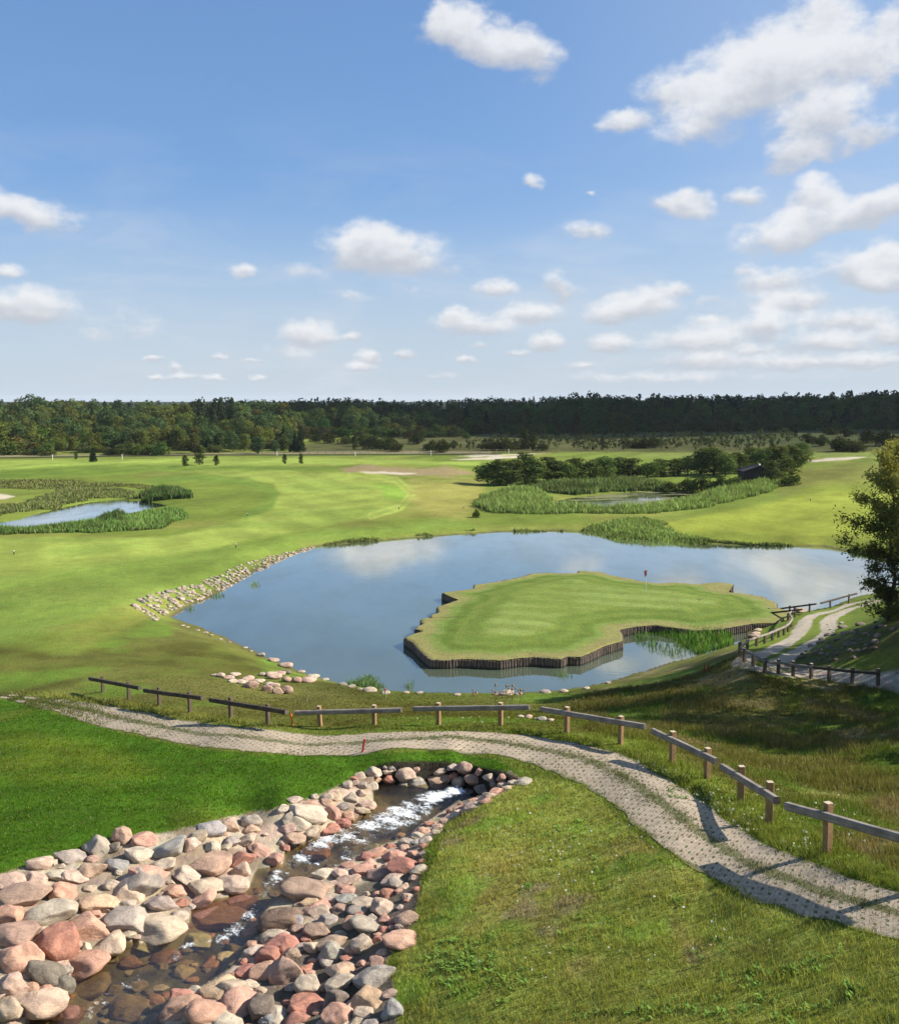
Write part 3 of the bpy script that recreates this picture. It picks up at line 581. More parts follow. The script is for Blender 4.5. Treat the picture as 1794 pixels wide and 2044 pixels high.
row = t.math('FLOOR', t.math('DIVIDE', su.outputs[1], .24))
fx = t.math('FRACT', t.math('ADD', t.math('DIVIDE', su.outputs[0], .22), t.math('MULTIPLY', row, .5))); fy = t.math('FRACT', t.math('DIVIDE', su.outputs[1], .24))
ex = t.math('ABSOLUTE', t.math('SUBTRACT', fx, .5)); ey = t.math('ABSOLUTE', t.math('SUBTRACT', fy, .5))
hole = t.math('SUBTRACT', 1, t.ramp(t.math('MAXIMUM', t.math('MULTIPLY', ex, 1.0), t.math('MULTIPLY', ey, 1.35)), .19, .25))
pn = t.noise(pos, 4, 5, .65); pn2 = t.noise(pos, 60, 2, .6)
pc = t.mix(t.ramp(pn, .3, .7), (.37, .285, .19), (.51, .405, .285))
pc = t.mix(t.ramp(pn2, .3, .8), pc, t.mix(1, pc, (.75, .74, .72), 'MULTIPLY'))
pc = t.mix(t.math('MULTIPLY', joint, .7), pc, (.13, .11, .08))
fill = t.mix(t.ramp(t.noise(pos, 2.2, 3), .4, .6), (.13, .105, .065), (.095, .12, .03))
hvar = t.new('ShaderNodeTexWhiteNoise', noise_dimensions='2D'); cid = t.new('ShaderNodeCombineXYZ'); t.l.new(t.math('FLOOR', t.math('ADD', t.math('DIVIDE', su.outputs[0], .22), t.math('MULTIPLY', row, .5))), cid.inputs[0]); t.l.new(row, cid.inputs[1]); t.l.new(cid.outputs[0], hvar.inputs[0])
fill = t.mix(t.ramp(hvar.outputs[0], .45, .9), fill, (.28, .22, .15))
pc = t.mix(t.ramp(hvar.outputs[0], 0, 1, .35, 0), pc, (.33, .255, .17)); hole = t.math('MULTIPLY', hole, t.ramp(t.math('ADD', hvar.outputs[0], t.noise(pos, .9, 3, .6)),   .5, .75))
pc = t.mix(hole, pc, fill)
midm = t.math('SUBTRACT', 1, t.ramp(t.math('ABSOLUTE', t.math('SUBTRACT', su.outputs[0], 1.05)), .05, .42))
edgm = t.ramp(t.math('ABSOLUTE', t.math('SUBTRACT', su.outputs[0], 1.1)), .8, 1.12)
dirt = t.ramp(t.math('ADD', t.math('MULTIPLY', t.math('MAXIMUM', midm, edgm), .42), t.math('ADD', t.math('MULTIPLY', t.noise(pos, 1.3, 4, .65), .6), t.math('ADD', t.math('MULTIPLY', t.noise(pos, 9, 3, .7), .35), t.ramp(su.outputs[1], 13, 0, 0, .26)))), .72, .9)
pc = t.mix(dirt, pc, t.mix(t.noise(pos, 5, 3), (.10, .11, .03), (.20, .165, .085)))
t.put(b.inputs['Base Color'], pc); b.inputs['Roughness'].default_value = .88
t.put(b.inputs['Normal'], t.bump(t.math('SUBTRACT', t.math('MULTIPLY', pn2, .15), t.math('ADD', hole, t.math('MULTIPLY', joint, .4))), .6, .03))
structure('paved_path', mesh_np('paved_path', np.concatenate([PX, PZ[..., None]], -1).reshape(-1, 3), [np.stack([q, q + 1, q + 16, q + 15], 1)], [M_PAVE], uv=PUV.reshape(-1, 2), smooth=True))
PATH_WORLD = [tuple(p) for p in e0[:, :2]] + [tuple(p) for p in e1[::-1, :2]]

# ------------------------------------------------------------------ wood rails
def wood(name, c1, c2, scale=1):
    m, t, b = material(name); tc = t.new('ShaderNodeTexCoord').outputs['Object']
    g1 = t.noise(t.map(tc, (.7, 14, 14)), 3 * scale, 5, .65, dist=.4); g2 = t.noise(tc, 2.5, 4, .6); g3 = t.noise(t.map(tc, (2, 30, 30)), 5, 3, .6)
    c = t.mix(t.ramp(g1, .3, .7), c1, c2); c = t.mix(t.ramp(g2, .35, .7, 0, .55), c, [x * .55 for x in c1])
    c = t.mix(t.ramp(g3, .62, .72, 0, .7), c, [x * .3 for x in c1])
    t.put(b.inputs['Base Color'], c); b.inputs['Roughness'].default_value = .85; b.inputs['Specular IOR Level'].default_value = .2
    t.put(b.inputs['Normal'], t.bump(t.math('ADD', g1, g3), .5, .02)); return m
M_BEAM = wood('weathered_beam', (.20, .165, .13), (.36, .31, .26)); M_BEAMD = wood('shade_toned_beam', (.055, .04, .028), (.13, .095, .065))  # second beam is a dark copy, its shaded face put into the colour
M_POST = wood('post_timber', (.26, .145, .065), (.42, .26, .13)); M_POSTD = wood('shade_toned_post_timber', (.10, .072, .045), (.21, .155, .10))  # second post timber is a darker copy with shade put into the colour
M_END = simple('end_grain', (.10, .08, .06), .9, .4, 20); M_TOP = simple('post_top', (.46, .36, .26), .9, .25, 20)
def post_mesh(h, wd, mats, lean=(0, 0)):
    mb = MB(); mb.prism((0, 0, -.3), (lean[0], lean[1], h), chamfer(wd, wd, .012), up=Vector((0, 1, 0)), mend=1); return mb.mesh('post', mats)
def beam_mesh(L, wd, mats):
    mb = MB(); k = max(2, int(L / .6)); prof = chamfer(wd * .92, wd, .028); ring = []
    for i in range(k + 1):
        x = -L / 2 + L * i / k; jx, jz = rnd.uniform(-.006, .006), rnd.uniform(-.006, .006)
        ring.append([(x, a + jx, b_ + jz) for a, b_ in prof])
    V = [p for r_ in ring for p in r_]; n8 = 8
    mb.add(V, [[i * n8 + j, i * n8 + (j + 1) % n8, (i + 1) * n8 + (j + 1) % n8, (i + 1) * n8 + j] for i in range(k) for j in range(n8)])
    mb.add(ring[0], [list(range(8))[::-1]], 1); mb.add(ring[-1], [list(range(8))], 1); return mb.mesh('rail', mats)
def on_plane(u, v, p, d):
    """point on the vertical plane through p along d that a picture point looks at"""
    o_ = Vector((0, 0, HC)); r_ = Vector([float(c) for c in ray(u, v)]); nrm = Vector((-d.y, d.x, 0)).normalized()
    return o_ + r_ * ((p - o_).dot(nrm) / r_.dot(nrm))
def height_at(p, u, vtop):
    r_ = [float(c) for c in ray(u, vtop)]; return HC + r_[2] * p.y / r_[1] - p.z
def barrier(label, posts, b0, b1, thick, dark=False, group='low timber barriers along the cart path', name='timber_barrier'):
    """posts: (u_top, v_top, u_base, v_base); b0, b1: middle of the two beam ends, all in picture units"""
    P = [hit1(c, d) for a, b_, c, d in posts]
    Hs = [min(1.15, max(.6, height_at(p, a, b_))) for p, (a, b_, c, d) in zip(P, posts)]
    root = thing(name, label, 'barrier', P[0], group)
    mats = [M_POSTD, M_END] if dark else [M_POST, M_TOP]
    for p, h, (a, b_, c, d) in zip(P, Hs, posts):
        ln = max(-.14, min(.14, (a - c) * (p.y / F)))
        obj('post', post_mesh(h, thick * .86, mats, (ln, 0)), root, p - P[0], rot=(0, 0, math.atan2(P[-1].y - P[0].y, P[-1].x - P[0].x) if len(P) > 1 else .2))
    d = (P[-1] - P[0]) if len(P) > 1 else Vector((1, -.55, 0)); d.z = 0; d.normalize()
    nr_ = Vector((d.y, -d.x, 0)); nr_ = nr_ if nr_.y < 0 else -nr_
    pl = P[0] + nr_ * thick * .9
    A_, B_ = on_plane(*b0, pl, d), on_plane(*b1, pl, d)
    x = (B_ - A_); L = x.length; o_ = obj('rail', beam_mesh(L, thick, [M_BEAMD if dark else M_BEAM, M_END]), root)
    o_.rotation_euler = x.to_track_quat('X', 'Z').to_euler(); o_.location = (A_ + B_) / 2 - P[0]
    return root
def cv(x0, y0, s_): return lambda pts: [tuple((x0 + p * s_) * D6 if i % 2 == 0 else (y0 + p * s_) * D6 for i, p in enumerate(q_)) for q_ in pts]
cA, cB, cC, cDD = cv(0, 1750, .6132), cv(900, 2250, .6132), cv(1900, 2250, .598), cv(2000, 1700, .5424)
barrier('dark timber barrier standing lowest on the path, beside the left lawn end', cA([(555,795,555,880),(695,825,695,918)]), *cA([(485,808),(755,859)]), .17, True)
barrier('dark timber barrier second along the path, below the fairway boulders', cA([(860,855,860,952),(1025,880,1025,988)]), *cA([(780,872),(1093,914)]), .17, True)
barrier('dark timber barrier ending next to the tilted orange stake', cA([(1246,908,1246,1022),(1446,945,1446,1058)]), *cA([(1135,923),(1545,989)]), .17, True)
barrier('timber barrier with pale leaning posts, just right of the orange stake', cB([(252,142,263,250),(551,135,551,242)]), *cB([(125,178),(698,162)]), .17)
barrier('level timber barrier in front of the dry seed heads on the pond bank', cB([(897,123,897,243),(1232,122,1232,246)]), *cB([(765,155),(1387,148)]), .17)
barrier('timber barrier sloping down at the bend beside half-hidden grey rocks', cB([(1590,145,1590,285)]) + cC([(255,200,255,355)]), *(cB([(1452,157)]) + cC([(392,259)])), .17)
barrier('timber barrier with a dark cut end, above the shaded gully', cC([(540,284,540,458),(733,376,733,545)]), *cC([(433,282),(785,450)]), .17)
barrier('timber barrier beside white clover, casting its shadow across the pavers', cC([(918,476,918,668),(1068,565,1075,795)]), *cC([(818,480),(1118,666)]), .17)
barrier('big close timber barrier running out of the picture', cC([(1387,683,1400,960),(1960,840,1975,1170)]), *cC([(1176,697),(2060,945)]), .17)
barrier('thin dark barrier at the back of the causeway to the green', cDD([(903,578,903,655),(998,575,998,625)]), *cDD([(855,592),(1050,582)]), .15, True, 'dark barriers by the causeway')
barrier('dark barrier ending in the reeds at the causeway', cDD([(812,612,812,660),(940,604,940,652)]), *cDD([(800,621),(958,610)]), .15, True, 'dark barriers by the causeway')
barrier('dark barrier touching the corner of the pale rail fence', cDD([(1020,598,1020,642),(1128,588,1128,640)]), *cDD([(980,608),(1205,583)]), .15, True, 'dark barriers by the causeway')
barrier('dark slanting barrier against the water beyond the causeway', cDD([(1127,565,1127,600),(1248,547,1248,600)]), *cDD([(1068,579),(1290,550)]), .15, True, 'dark barriers by the causeway')
barrier('dark rising barrier at the water beside the big tree', cDD([(1368,525,1377,575),(1487,490,1487,547)]), *cDD([(1317,546),(1537,486)]), .15, True, 'dark barriers by the causeway')
# one continuous rail fence round the bend
fp = cDD([(1160,590,1160,630),(1117,608,1117,650),(1136,640,1136,690),(1118,680,1118,720),(1092,690,1092,740),(1060,705,1060,754),(1022,715,1022,772),(975,735,975,792),(925,755,925,808),(868,765,868,830),(822,782,822,880),(850,822,850,905),(903,855,903,930),(975,878,975,970),(1057,887,1057,978),(1147,898,1147,990),(1257,912,1257,1005),(1367,928,1367,1018),(1508,938,1508,1035),(1665,945,1665,1045)])
FPW = [hit1(c, d) for a, b_, c, d in fp]
fen = thing('rail_fence', 'long weathered rail fence bending round the gravel track by the pond', 'fence', FPW[10])
for i, (p, (a, b_, c, d)) in enumerate(zip(FPW, fp)):
    h = min(1.05, max(.6, height_at(p, a, b_))); obj('post', post_mesh(h, .15, [M_POSTD, M_TOP]), fen, p - FPW[10], rot=(0, 0, .4))
    if i:
        a_, b2 = FPW[i - 1] + Vector((0, 0, .66)), p + Vector((0, 0, .66)); off = Vector((.02, -.14, 0)); x = b2 - a_
        o_ = obj('rail', beam_mesh(x.length * .985, .14, [M_BEAM if i < 17 else M_BEAMD, M_END]), fen); o_.rotation_euler = x.to_track_quat('X', 'Z').to_euler(); o_.location = (a_ + b2) / 2 - FPW[10] + off
x_ = barrier('end of a weathered barrier continuing the rail fence beside the track', cDD([(1830,965,1830,1060),(1950,972,1950,1065)]), *cDD([(1780,966),(2050,985)]), .14)

# ------------------------------------------------------------------ island green with its timber wall
isl = cv(1000, 1700, .6132)([(553,672),(575,662),(612,650),(645,643),(640,632),(606,626),(622,612),(652,598),(638,572),(665,566),(695,568),(692,550),(735,535),(726,508),(770,492),(845,465),(800,452),(752,428),(800,422),(850,416),(925,406),(928,385),(1000,375),(1100,358),(1200,336),(1240,322),(1330,318),(1420,322),(1488,320),(1490,308),(1610,318),(1640,332),(1740,350),(1794,360)])
isl += cDD([(120,402),(250,420),(330,430),(385,424),(430,424),(590,435),(600,428),(700,420),(782,432),(778,446),(700,440),(668,446),(690,470),(790,484),(830,485),(880,493),(985,513),(975,522),(1030,538),(1046,550),(1048,580),(1120,600),(1140,640),(1050,668),(900,672),(700,705),(550,712),(420,697),(300,680),(180,690),(85,708),(104,738),(106,768)])
isl += cv(1000, 1700, .6132)([(1725,690),(1690,700),(1620,722),(1560,750),(1500,775),(1425,772),(1400,787),(1250,775),(1160,782),(1070,795),(950,788),(860,784),(780,790),(690,787),(640,745),(600,700)])
ZI = .62
IP = np.array([at_z(u, v, ZI) for u, v in isl]); NI = 420
IP = resample(np.r_[IP, IP[:1]], NI + 1)[:-1]
spA, spB = np.array(at_z(1010, 1235, ZI)), np.array(at_z(1440, 1205, ZI))
tq = np.clip(((IP - spA) @ (spB - spA)) / ((spB - spA) @ (spB - spA)), 0, 1); SP = spA + tq[:, None] * (spB - spA)
rings = np.r_[0, .015, .03, .05, np.linspace(.08, 1, 34)]
IV, IC = [], []
hump = lambda x, y: .32 * sstep(0, 7, -poly_sdf(x, y, IP[::6])) + .18 * vnoise(x, y, 9, 4)
for rr_ in rings:
    p = IP + (SP - IP) * rr_; z = ZI + hump(p[:, 0], p[:, 1]) - (.06 if rr_ == 0 else 0)
    IV.append(np.c_[p, z])
IV = np.concatenate(IV); dd_ = -poly_sdf(IV[:, 0], IV[:, 1], IP[::4]); nn1, nn2 = vnoise(IV[:, 0], IV[:, 1], 1.4, 3), vnoise(IV[:, 0], IV[:, 1], 5, 6)
dw = dd_ + (nn1 - .5) * 1.0
ic = np.tile(np.array([.215, .20, .07]), (len(IV), 1))
ic = lerp(ic, (.15, .20, .045), sstep(.7, 1.7, dw)); ic = lerp(ic, (.105, .15, .026), sstep(1.9, 2.4, dw + .3 * nn2))
ic = lerp(ic, (.135, .18, .034), sstep(2.9, 3.2, dw)); ic = lerp(ic, (.115, .16, .03), sstep(3.9, 4.2, dw) * .8); ic = lerp(ic, (.14, .185, .034), sstep(4.8, 5.1, dw))
stripe = np.sin((IV[:, 0] * .35 + IV[:, 1] * .94) * 2 * math.pi / 3.4); ic = lerp(ic, (.195, .245, .062), sstep(5, 5.8, dw) * (.25 + .45 * sstep(-.5, .5, stripe)) * (.5 + 1.1 * sstep(.3, .7, nn2)))
kq = np.arange(NI); IF = [np.stack([r_ * NI + kq, r_ * NI + (kq + 1) % NI, (r_ + 1) * NI + (kq + 1) % NI, (r_ + 1) * NI + kq], 1) for r_ in range(len(rings) - 1)]
structure('putting_green', mesh_np('putting_green', IV, IF, [M_GROUND], np.clip(ic, 0, 1), smooth=True))
def isl_z(x, y): return ZI + hump(np.array([x]), np.array([y]))[0]
mb = MB(); per = resample(np.r_[IP, IP[:1]], 10)
peri = np.r_[0, np.cumsum(np.hypot(*np.diff(np.r_[IP, IP[:1]], axis=0).T))][-1]
PL = resample(np.r_[IP, IP[:1]], int(peri / .23) + 1)[:-1]
for i, p in enumerate(PL):
    if p[0] > 30 and poly_sdf(np.array([p[0]]), np.array([p[1]]), POND)[0] > 1.5: continue
    top = ZI + rnd.uniform(-.07, .05); r_ = rnd.uniform(.10, .125)
    mb.tube((p[0], p[1], -.75), (p[0] + rnd.uniform(-.02, .02), p[1] + rnd.uniform(-.02, .02), top), r_, r_ * .95, 7)
M_PILE, t, b = material('wet_pile_timber'); pos = t.new('ShaderNodeNewGeometry').outputs['Position']
g_ = t.noise(t.map(pos, (8, 8, 1)), 1.6, 4, .6); c = t.mix(t.ramp(g_, .3, .7), (.045, .034, .027), (.17, .125, .09))
sp_ = t.new('ShaderNodeSeparateXYZ'); t.l.new(pos, sp_.inputs[0])
c = t.mix(t.ramp(t.math('ADD', sp_.outputs[2], t.math('MULTIPLY', g_, .2)), .15, .3), (.02, .019, .013), c)
t.put(b.inputs['Base Color'], c); b.inputs['Roughness'].default_value = .8; t.put(b.inputs['Normal'], t.bump(g_, .6, .03))
tag(obj('timber_retaining_wall', mb.mesh('timber_retaining_wall', [M_PILE])), 'dark wall of upright timber piles holding the island green above the water', 'retaining wall')
# flag
M_FLAG = simple('red_flag_cloth', (.62, .03, .07), .7, .15, 8, 0); M_STICK = simple('flagstick_paint', (.62, .58, .45), .5, .1, 3, 0)
fx_, fy_ = at_z(1289, 1186, .95); fz = isl_z(fx_, fy_)
fl = thing('flagstick', 'flagstick with a small red flag standing in the island green', 'golf flag', (fx_, fy_, fz))
mb = MB(); mb.tube((0, 0, -.1), (-.06, 0, 2.15), .03, .022, 8); obj('pole', mb.mesh('pole', [M_STICK], True), fl)
V, Fc = [], []
for i in range(7):
    for j in range(7):
        a_, c_ = i / 6, j / 6; wdt = .30 * (1 - .55 * c_)
        V.append((-.05 + (a_ - .62) * wdt, .035 * math.sin(a_ * 9 + c_ * 3) * (.3 + a_), 2.13 - c_ * .56 + .10 * a_ - .1 * abs(a_ - .5)))
Fc = [[i * 7 + j, i * 7 + j + 1, (i + 1) * 7 + j + 1, (i + 1) * 7 + j] for i in range(6) for j in range(6)]
me = bpy.data.meshes.new('flag'); me.from_pydata(V, [], Fc); me.materials.append(M_FLAG); obj('flag', me, fl)
mb = MB(); mb.tube((0, 0, .012), (0, 0, .02), .06, .06, 12); obj('hole', mb.mesh('hole', [M_END]), fl)

# ------------------------------------------------------------------ stakes and small markers
M_ORANGE = simple('orange_paint', (.78, .16, .03), .6, .1, 8, .05); M_RED = simple('red_paint', (.42, .03, .035), .6, .2, 8, .05)
M_WHITE = simple('white_paint', (.78, .77, .72), .6, .08, 8, .05); M_STAKE = simple('stake_wood', (.27, .22, .10), .85, .3, 12); M_DKGREEN = simple('dark_green_plastic', (.03, .05, .03), .5, .2, 8, 0)
def stake(label, ut, vt, ub, vb, r_, mats, cat='stake', name='marker_stake', group=None, capr=None, square=False):
    p = hit1(ub, vb); h = max(.25, min(1.6, height_at(p, ut, vt))); dx = (ut - ub) * p.y / F
    root = thing(name, label, cat, p, group); mb = MB(); top = Vector((dx, 0, h)); k = .78
    (mb.prism((0, 0, -.2), top * k, chamfer(r_ * 2, r_ * 2, r_ * .3), up=Vector((0, 1, 0))) if square else mb.tube((0, 0, -.2), top * k, r_, r_ * .95, 8)); obj('shaft', mb.mesh('shaft', [mats[0]], not square), root)
    mb = MB(); mb.tube(top * k, top * .96, r_ * (capr or 1.04), r_ * (capr or 1.04), 8); mb.tube(top * .96, top, r_ * (capr or 1.04), r_ * .5, 8); obj('tip', mb.mesh('tip', [mats[1]], False), root)
    return root
stake('bright orange stake leaning in the grass behind the paved path', 581, 1425, 585, 1449, .035, [M_ORANGE, M_ORANGE])
stake('dark red stake leaning at the edge of the paved path', 729, 1475, 721, 1503, .035, [M_RED, M_RED])
stake('thin bare wood stake leaning below the boulder rows', 614, 1386, 610, 1404, .03, [M_STAKE, M_STAKE])
stake('short brown stake with a red top on the pond bank', 769, 1374, 769, 1395, .035, [M_STAKE, M_RED], capr=1.3)
for u0, lb in ((1405, 'brown stake above the pond, left one of a close couple'), (1412, 'brown stake above the pond, right one of a close couple')): stake(lb, u0, 1322, u0 + 1, 1343, .035, [M_RED, M_STAKE])
for (u0, v0, v1, lb) in ((28,1099,1107,'small dark fairway post near the reed pond'), (471,1085,1094,'small dark fairway post above the stone bank'), (494,1024,1030,'small dark post beside the mown crescent'), (796,1010,1017,'small dark post in the pale mid fairway'), (925,1009,1015,'small dark post by the dry grass at the reed bed'), (1617,993,1000,'small dark post in the yellow fairway near the big tree')):
    stake(lb, u0, v0, u0, v1, .06, [M_DKGREEN, M_WHITE], 'marker', 'fairway_marker', 'small fairway markers')
for (u0, v0, v1, lb) in ((105,906,918,'white boundary post before the left meadow bushes'), (244,905,917,'white boundary post below the far left wood'), (405,902,913,'white boundary post behind the dark sapling'), (553,900,910,'white boundary post between two slim conifers'), (709,901,911,'white boundary post before the round dark bushes'), (860,898,909,'white boundary post left of the low bushes'), (1015,896,905,'white boundary post near the sandy track')):
    stake(lb, u0, v0, u0, v1, .085, [M_WHITE, M_WHITE], 'post', 'boundary_post', 'white boundary posts')
# far wire fence
wf = hit([600 + i * 17 for i in range(60)], [907 - (i * .10) for i in range(60)])
base = Vector(wf[0]); wfo = thing('wire_fence', 'low wire fence on thin brown posts beyond the far fairway', 'fence', base)
pm = MB(); pm.tube((0, 0, -.2), (0, 0, 1.25), .09, .08, 6); pme = pm.mesh('post', [M_STAKE])
for p in wf: obj('post', pme, wfo, Vector(p) - base)
mb = MB()
for a_, b_ in zip(wf[:-1], wf[1:]):
    for z_ in (.5, 1.1): mb.tube(Vector(a_) - base + Vector((0, 0, z_)), Vector(b_) - base + Vector((0, 0, z_)), .02, .02, 4)
obj('wire', mb.mesh('wire', [M_STAKE]), wfo)
# shed
M_SHED = simple('dark_boards', (.022, .017, .02), .8, .3, 3); M_ROOF = simple('dark_felt', (.035, .03, .033), .9, .2, 3)
sp0 = hit1(1514, 961); sh = thing('shed', 'small dark wooden shed among the bushes by the reed pond', 'shed', sp0)
W2, Hw, Hr, Ld = 3.3, 2.2, 3.3, 4.5
mb = MB(); mb.add([(-W2,0,-.3),(W2,0,-.3),(W2,0,Hw),(0,0,Hr),(-W2,0,Hw),(-W2,Ld,-.3),(W2,Ld,-.3),(W2,Ld,Hw),(0,Ld,Hr),(-W2,Ld,Hw)], [[0,1,2,3,4],[9,8,7,6,5],[1,6,7,2],[5,0,4,9]])
obj('wall', mb.mesh('wall', [M_SHED]), sh)
mb = MB()
for sg in (-1, 1):
    a_ = Vector((sg * (W2 + .35), -.35, Hw - .06)); c_ = Vector((0, -.35, Hr + .1)); e_ = Vector((0, Ld + .7, 0)); up_ = Vector((0, 0, .12))
    V = [a_, c_, c_ + e_, a_ + e_, a_ + up_, c_ + up_, c_ + e_ + up_, a_ + e_ + up_]; mb.add(V, [[0,1,2,3],[4,7,6,5],[0,4,5,1],[1,5,6,2],[2,6,7,3],[3,7,4,0]])
obj('roof', mb.mesh('roof', [M_ROOF]), sh)
mb = MB(); mb.prism((-.5, -.03, -.2), (-.5, -.03, 1.9), [(-.5, -.04), (.5, -.04), (.5, .0), (-.5, .0)], up=Vector((0, 1, 0))); obj('door', mb.mesh('door', [M_ROOF]), sh)
mb = MB(); mb.tube((.1, .2, Hr + .1), (.1, .2, Hr + .45), .16, .16, 8); mb.tube((.1, .2, Hr + .45), (.1, .2, Hr + .6), .3, .1, 8); obj('vent', mb.mesh('vent', [M_WHITE]), sh)

# ------------------------------------------------------------------ boulders
M_STONE, t, b = material('granite')
tc = t.new('ShaderNodeTexCoord').outputs['Object']; oi = t.new('ShaderNodeObjectInfo')
tcr = t.vmath('ADD', tc, t.vmath('SCALE', (13.7, 7.1, 3.3), oi.outputs['Random']))
n1, n2, n3 = t.noise(tcr, 1.6, 5, .6, dist=.5), t.noise(tcr, 9, 5, .7), t.noise(tcr, 30, 3, .7)
c = t.mix(t.ramp(n1, .3, .7), t.mix(1, oi.outputs['Color'], (.72, .70, .70), 'MULTIPLY'), t.mix(1, oi.outputs['Color'], (1.2, 1.18, 1.14), 'MULTIPLY'))
c = t.mix(t.ramp(n2, .56, .7, 0, .55), c, (.46, .41, .33)); c = t.mix(t.ramp(n2, .30, .45, .6, 0), c, (.13, .10, .075)); c = t.mix(t.ramp(t.noise(tcr, 3.2, 6, .75), .58, .66, 0, .4), c, (.30, .27, .21)); c = t.mix(t.ramp(n3, .55, .75, 0, .35), c, t.mix(1, c, (.45, .42, .4), 'MULTIPLY'))
t.put(b.inputs['Base Color'], c); b.inputs['Roughness'].default_value = .78; b.inputs['Specular IOR Level'].default_value = .25
t.put(b.inputs['Normal'], t.bump(t.math('ADD', t.math('ADD', n1, t.math('MULTIPLY', n2, .5)), t.math('MULTIPLY', n3, .2)), .55, .12))
def rock_mesh(seed, cuts, rough, sub=4):
    r_ = np.random.RandomState(seed); bm = bmesh.new(); bmesh.ops.create_icosphere(bm, subdivisions=sub, radius=1)
    V = np.array([v.co for v in bm.verts])
    V *= np.array([1, r_.uniform(.8, 1), r_.uniform(.75, 1)])
    for k_ in range(cuts):
        n_ = r_.normal(size=3); n_ /= np.linalg.norm(n_); h_ = r_.uniform(.52, .84); d_ = V @ n_ - h_
        V -= np.where(d_ > 0, d_ * .93, 0)[:, None] * n_
    for k_, v in enumerate(V):
        p = Vector(v); d_ = mnoise.noise(p * 1.1 + Vector((seed * 3.1, 0, 0))) * .16 + mnoise.noise(p * 2.7 + Vector((0, seed * 1.7, 0))) * .07 * rough + mnoise.noise(p * 7 + Vector((0, 0, seed))) * .022 * rough
        V[k_] = v * (1 + d_)
    lo, hi = V.min(0), V.max(0); V = (V - (lo + hi) / 2) / ((hi - lo) / 2)
    for v, co in zip(bm.verts, V): v.co = co
    me = bpy.data.meshes.new('boulder'); bm.to_mesh(me); bm.free(); me.polygons.foreach_set('use_smooth', [True] * len(me.polygons)); me.materials.append(M_STONE); return me
ROUND = [rock_mesh(i, 9, 1.1) for i in range(1, 8)]; BLOCK = [rock_mesh(20 + i, 15, 1.3) for i in range(8)]
SMALLR = [rock_mesh(50 + i, 7, 1, 3) for i in range(6)]
SC = {'p': ((.53, .305, .215), 'pink'), 'q': ((.55, .385, .285), 'pale pink'), 'r': ((.45, .205, .145), 'red'), 't': ((.50, .39, .28), 'tan'), 'w': ((.53, .435, .33), 'cream'), 'g': ((.39, .325, .265), 'grey'),
      'o': ((.54, .37, .235), 'orange'), 'b': ((.34, .32, .285), 'blue-grey'), 'd': ((.20, .16, .125), 'dark'), 'n': ((.40, .265, .19), 'brown'), 'k': ((.22, .10, .07), 'dark red'), 'm': ((.21, .14, .09), 'dark brown')}
def cvs(x0, y0, s_, txt):
    out = []
    for it in txt.split(';'):
        f = it.split()
        if len(f) < 5: continue
        x, y, w_, h_ = map(float, f[:4]); out.append(((x0 + x * s_) * D6, (y0 + y * s_) * D6, w_ * s_ * D6, h_ * s_ * D6, f[4], float(f[5]) if len(f) > 5 else 0., f[6] if len(f) > 6 else ''))
    return out
SA = cvs(0, 2687, .5017, """262 340 150 95 q;75 455 190 110 q -10;225 440 150 100 q -10;380 412 140 60 w;460 295 190 85 g 10;640 225 170 140 g -25 b;750 235 110 70 d -30;800 160 160 140 n 0 b;955 175 160 105 p 10;1110 235 230 120 b -25 b;925 275 190 110 w -15 b;1255 215 125 95 q -25;1300 160 140 80 t -20;1390 105 200 85 b;1520 85 150 110 q -35;1655 55 160 90 g 5;1660 115 120 65 o;1400 232 105 95 w;1515 195 140 80 g -25;1620 185 140 60 t -25;1705 245 160 80 p -20;1580 305 200 100 r -25;1380 340 280 130 n -5 b;600 375 200 120 n -10;500 430 150 80 q -20;400 520 180 140 p;165 560 300 100 n 0 b;765 345 145 90 b -10;1070 345 180 90 w -20;985 415 260 80 p -20;1220 405 190 80 w -10;905 465 330 110 g -20 b;730 480 100 75 w;645 590 240 130 o -10 b;865 540 170 110 q -15;1155 520 160 95 p -10;1365 485 230 95 t -18;1530 465 220 110 t;1590 385 120 110 q -40;1335 570 180 80 p -20;1200 595 90 50 r;310 660 330 160 w 5 b;60 675 150 150 p;575 750 250 180 p -10 b;860 700 290 140 g 5;1060 605 220 70 g -5;1180 675 120 70 w 5;1050 775 310 85 t 6;105 800 250 150 n;375 860 260 230 r -25 b;255 850 90 90 n;135 965 270 190 p;565 990 260 140 p 15;725 870 200 135 t 10;565 887 65 60 w;295 1060 220 150 d 25;75 1140 190 150 q -5 b;410 1135 150 110 d;275 1250 290 170 q 0 b;200 1150 90 55 p;60 1300 150 140 t 20;100 1385 100 60 t;935 875 130 75 t;845 985 160 90 k;1090 955 190 80 k -10;1290 840 180 95 t;1445 690 330 150 k -5 b;1590 590 230 95 k 3;1475 950 150 80 w -5;600 1150 220 90 m 10;1445 1145 230 120 o;1060 1170 100 30 t 5;860 1290 260 100 m;440 1330 200 110 k 5;1205 1215 170 90 r -10;1190 1290 240 95 p 18;1360 1330 250 170 p 15;1610 1260 280 160 p 15;1565 1165 210 85 t 15;1500 1390 220 70 w;1740 1290 200 190 d 30 b;1765 1380 120 80 b 20;1770 830 110 70 w;1675 910 130 65 w -5;1770 940 160 120 r;1630 1040 130 80 r;1730 1045 170 110 p 10;720 770 60 70 t;770 790 50 50 t;845 800 100 40 t;30 560 110 80 n;1480 235 100 50 t -20;690 640 70 50 t;330 330 90 50 t;1440 300 70 40 t""")
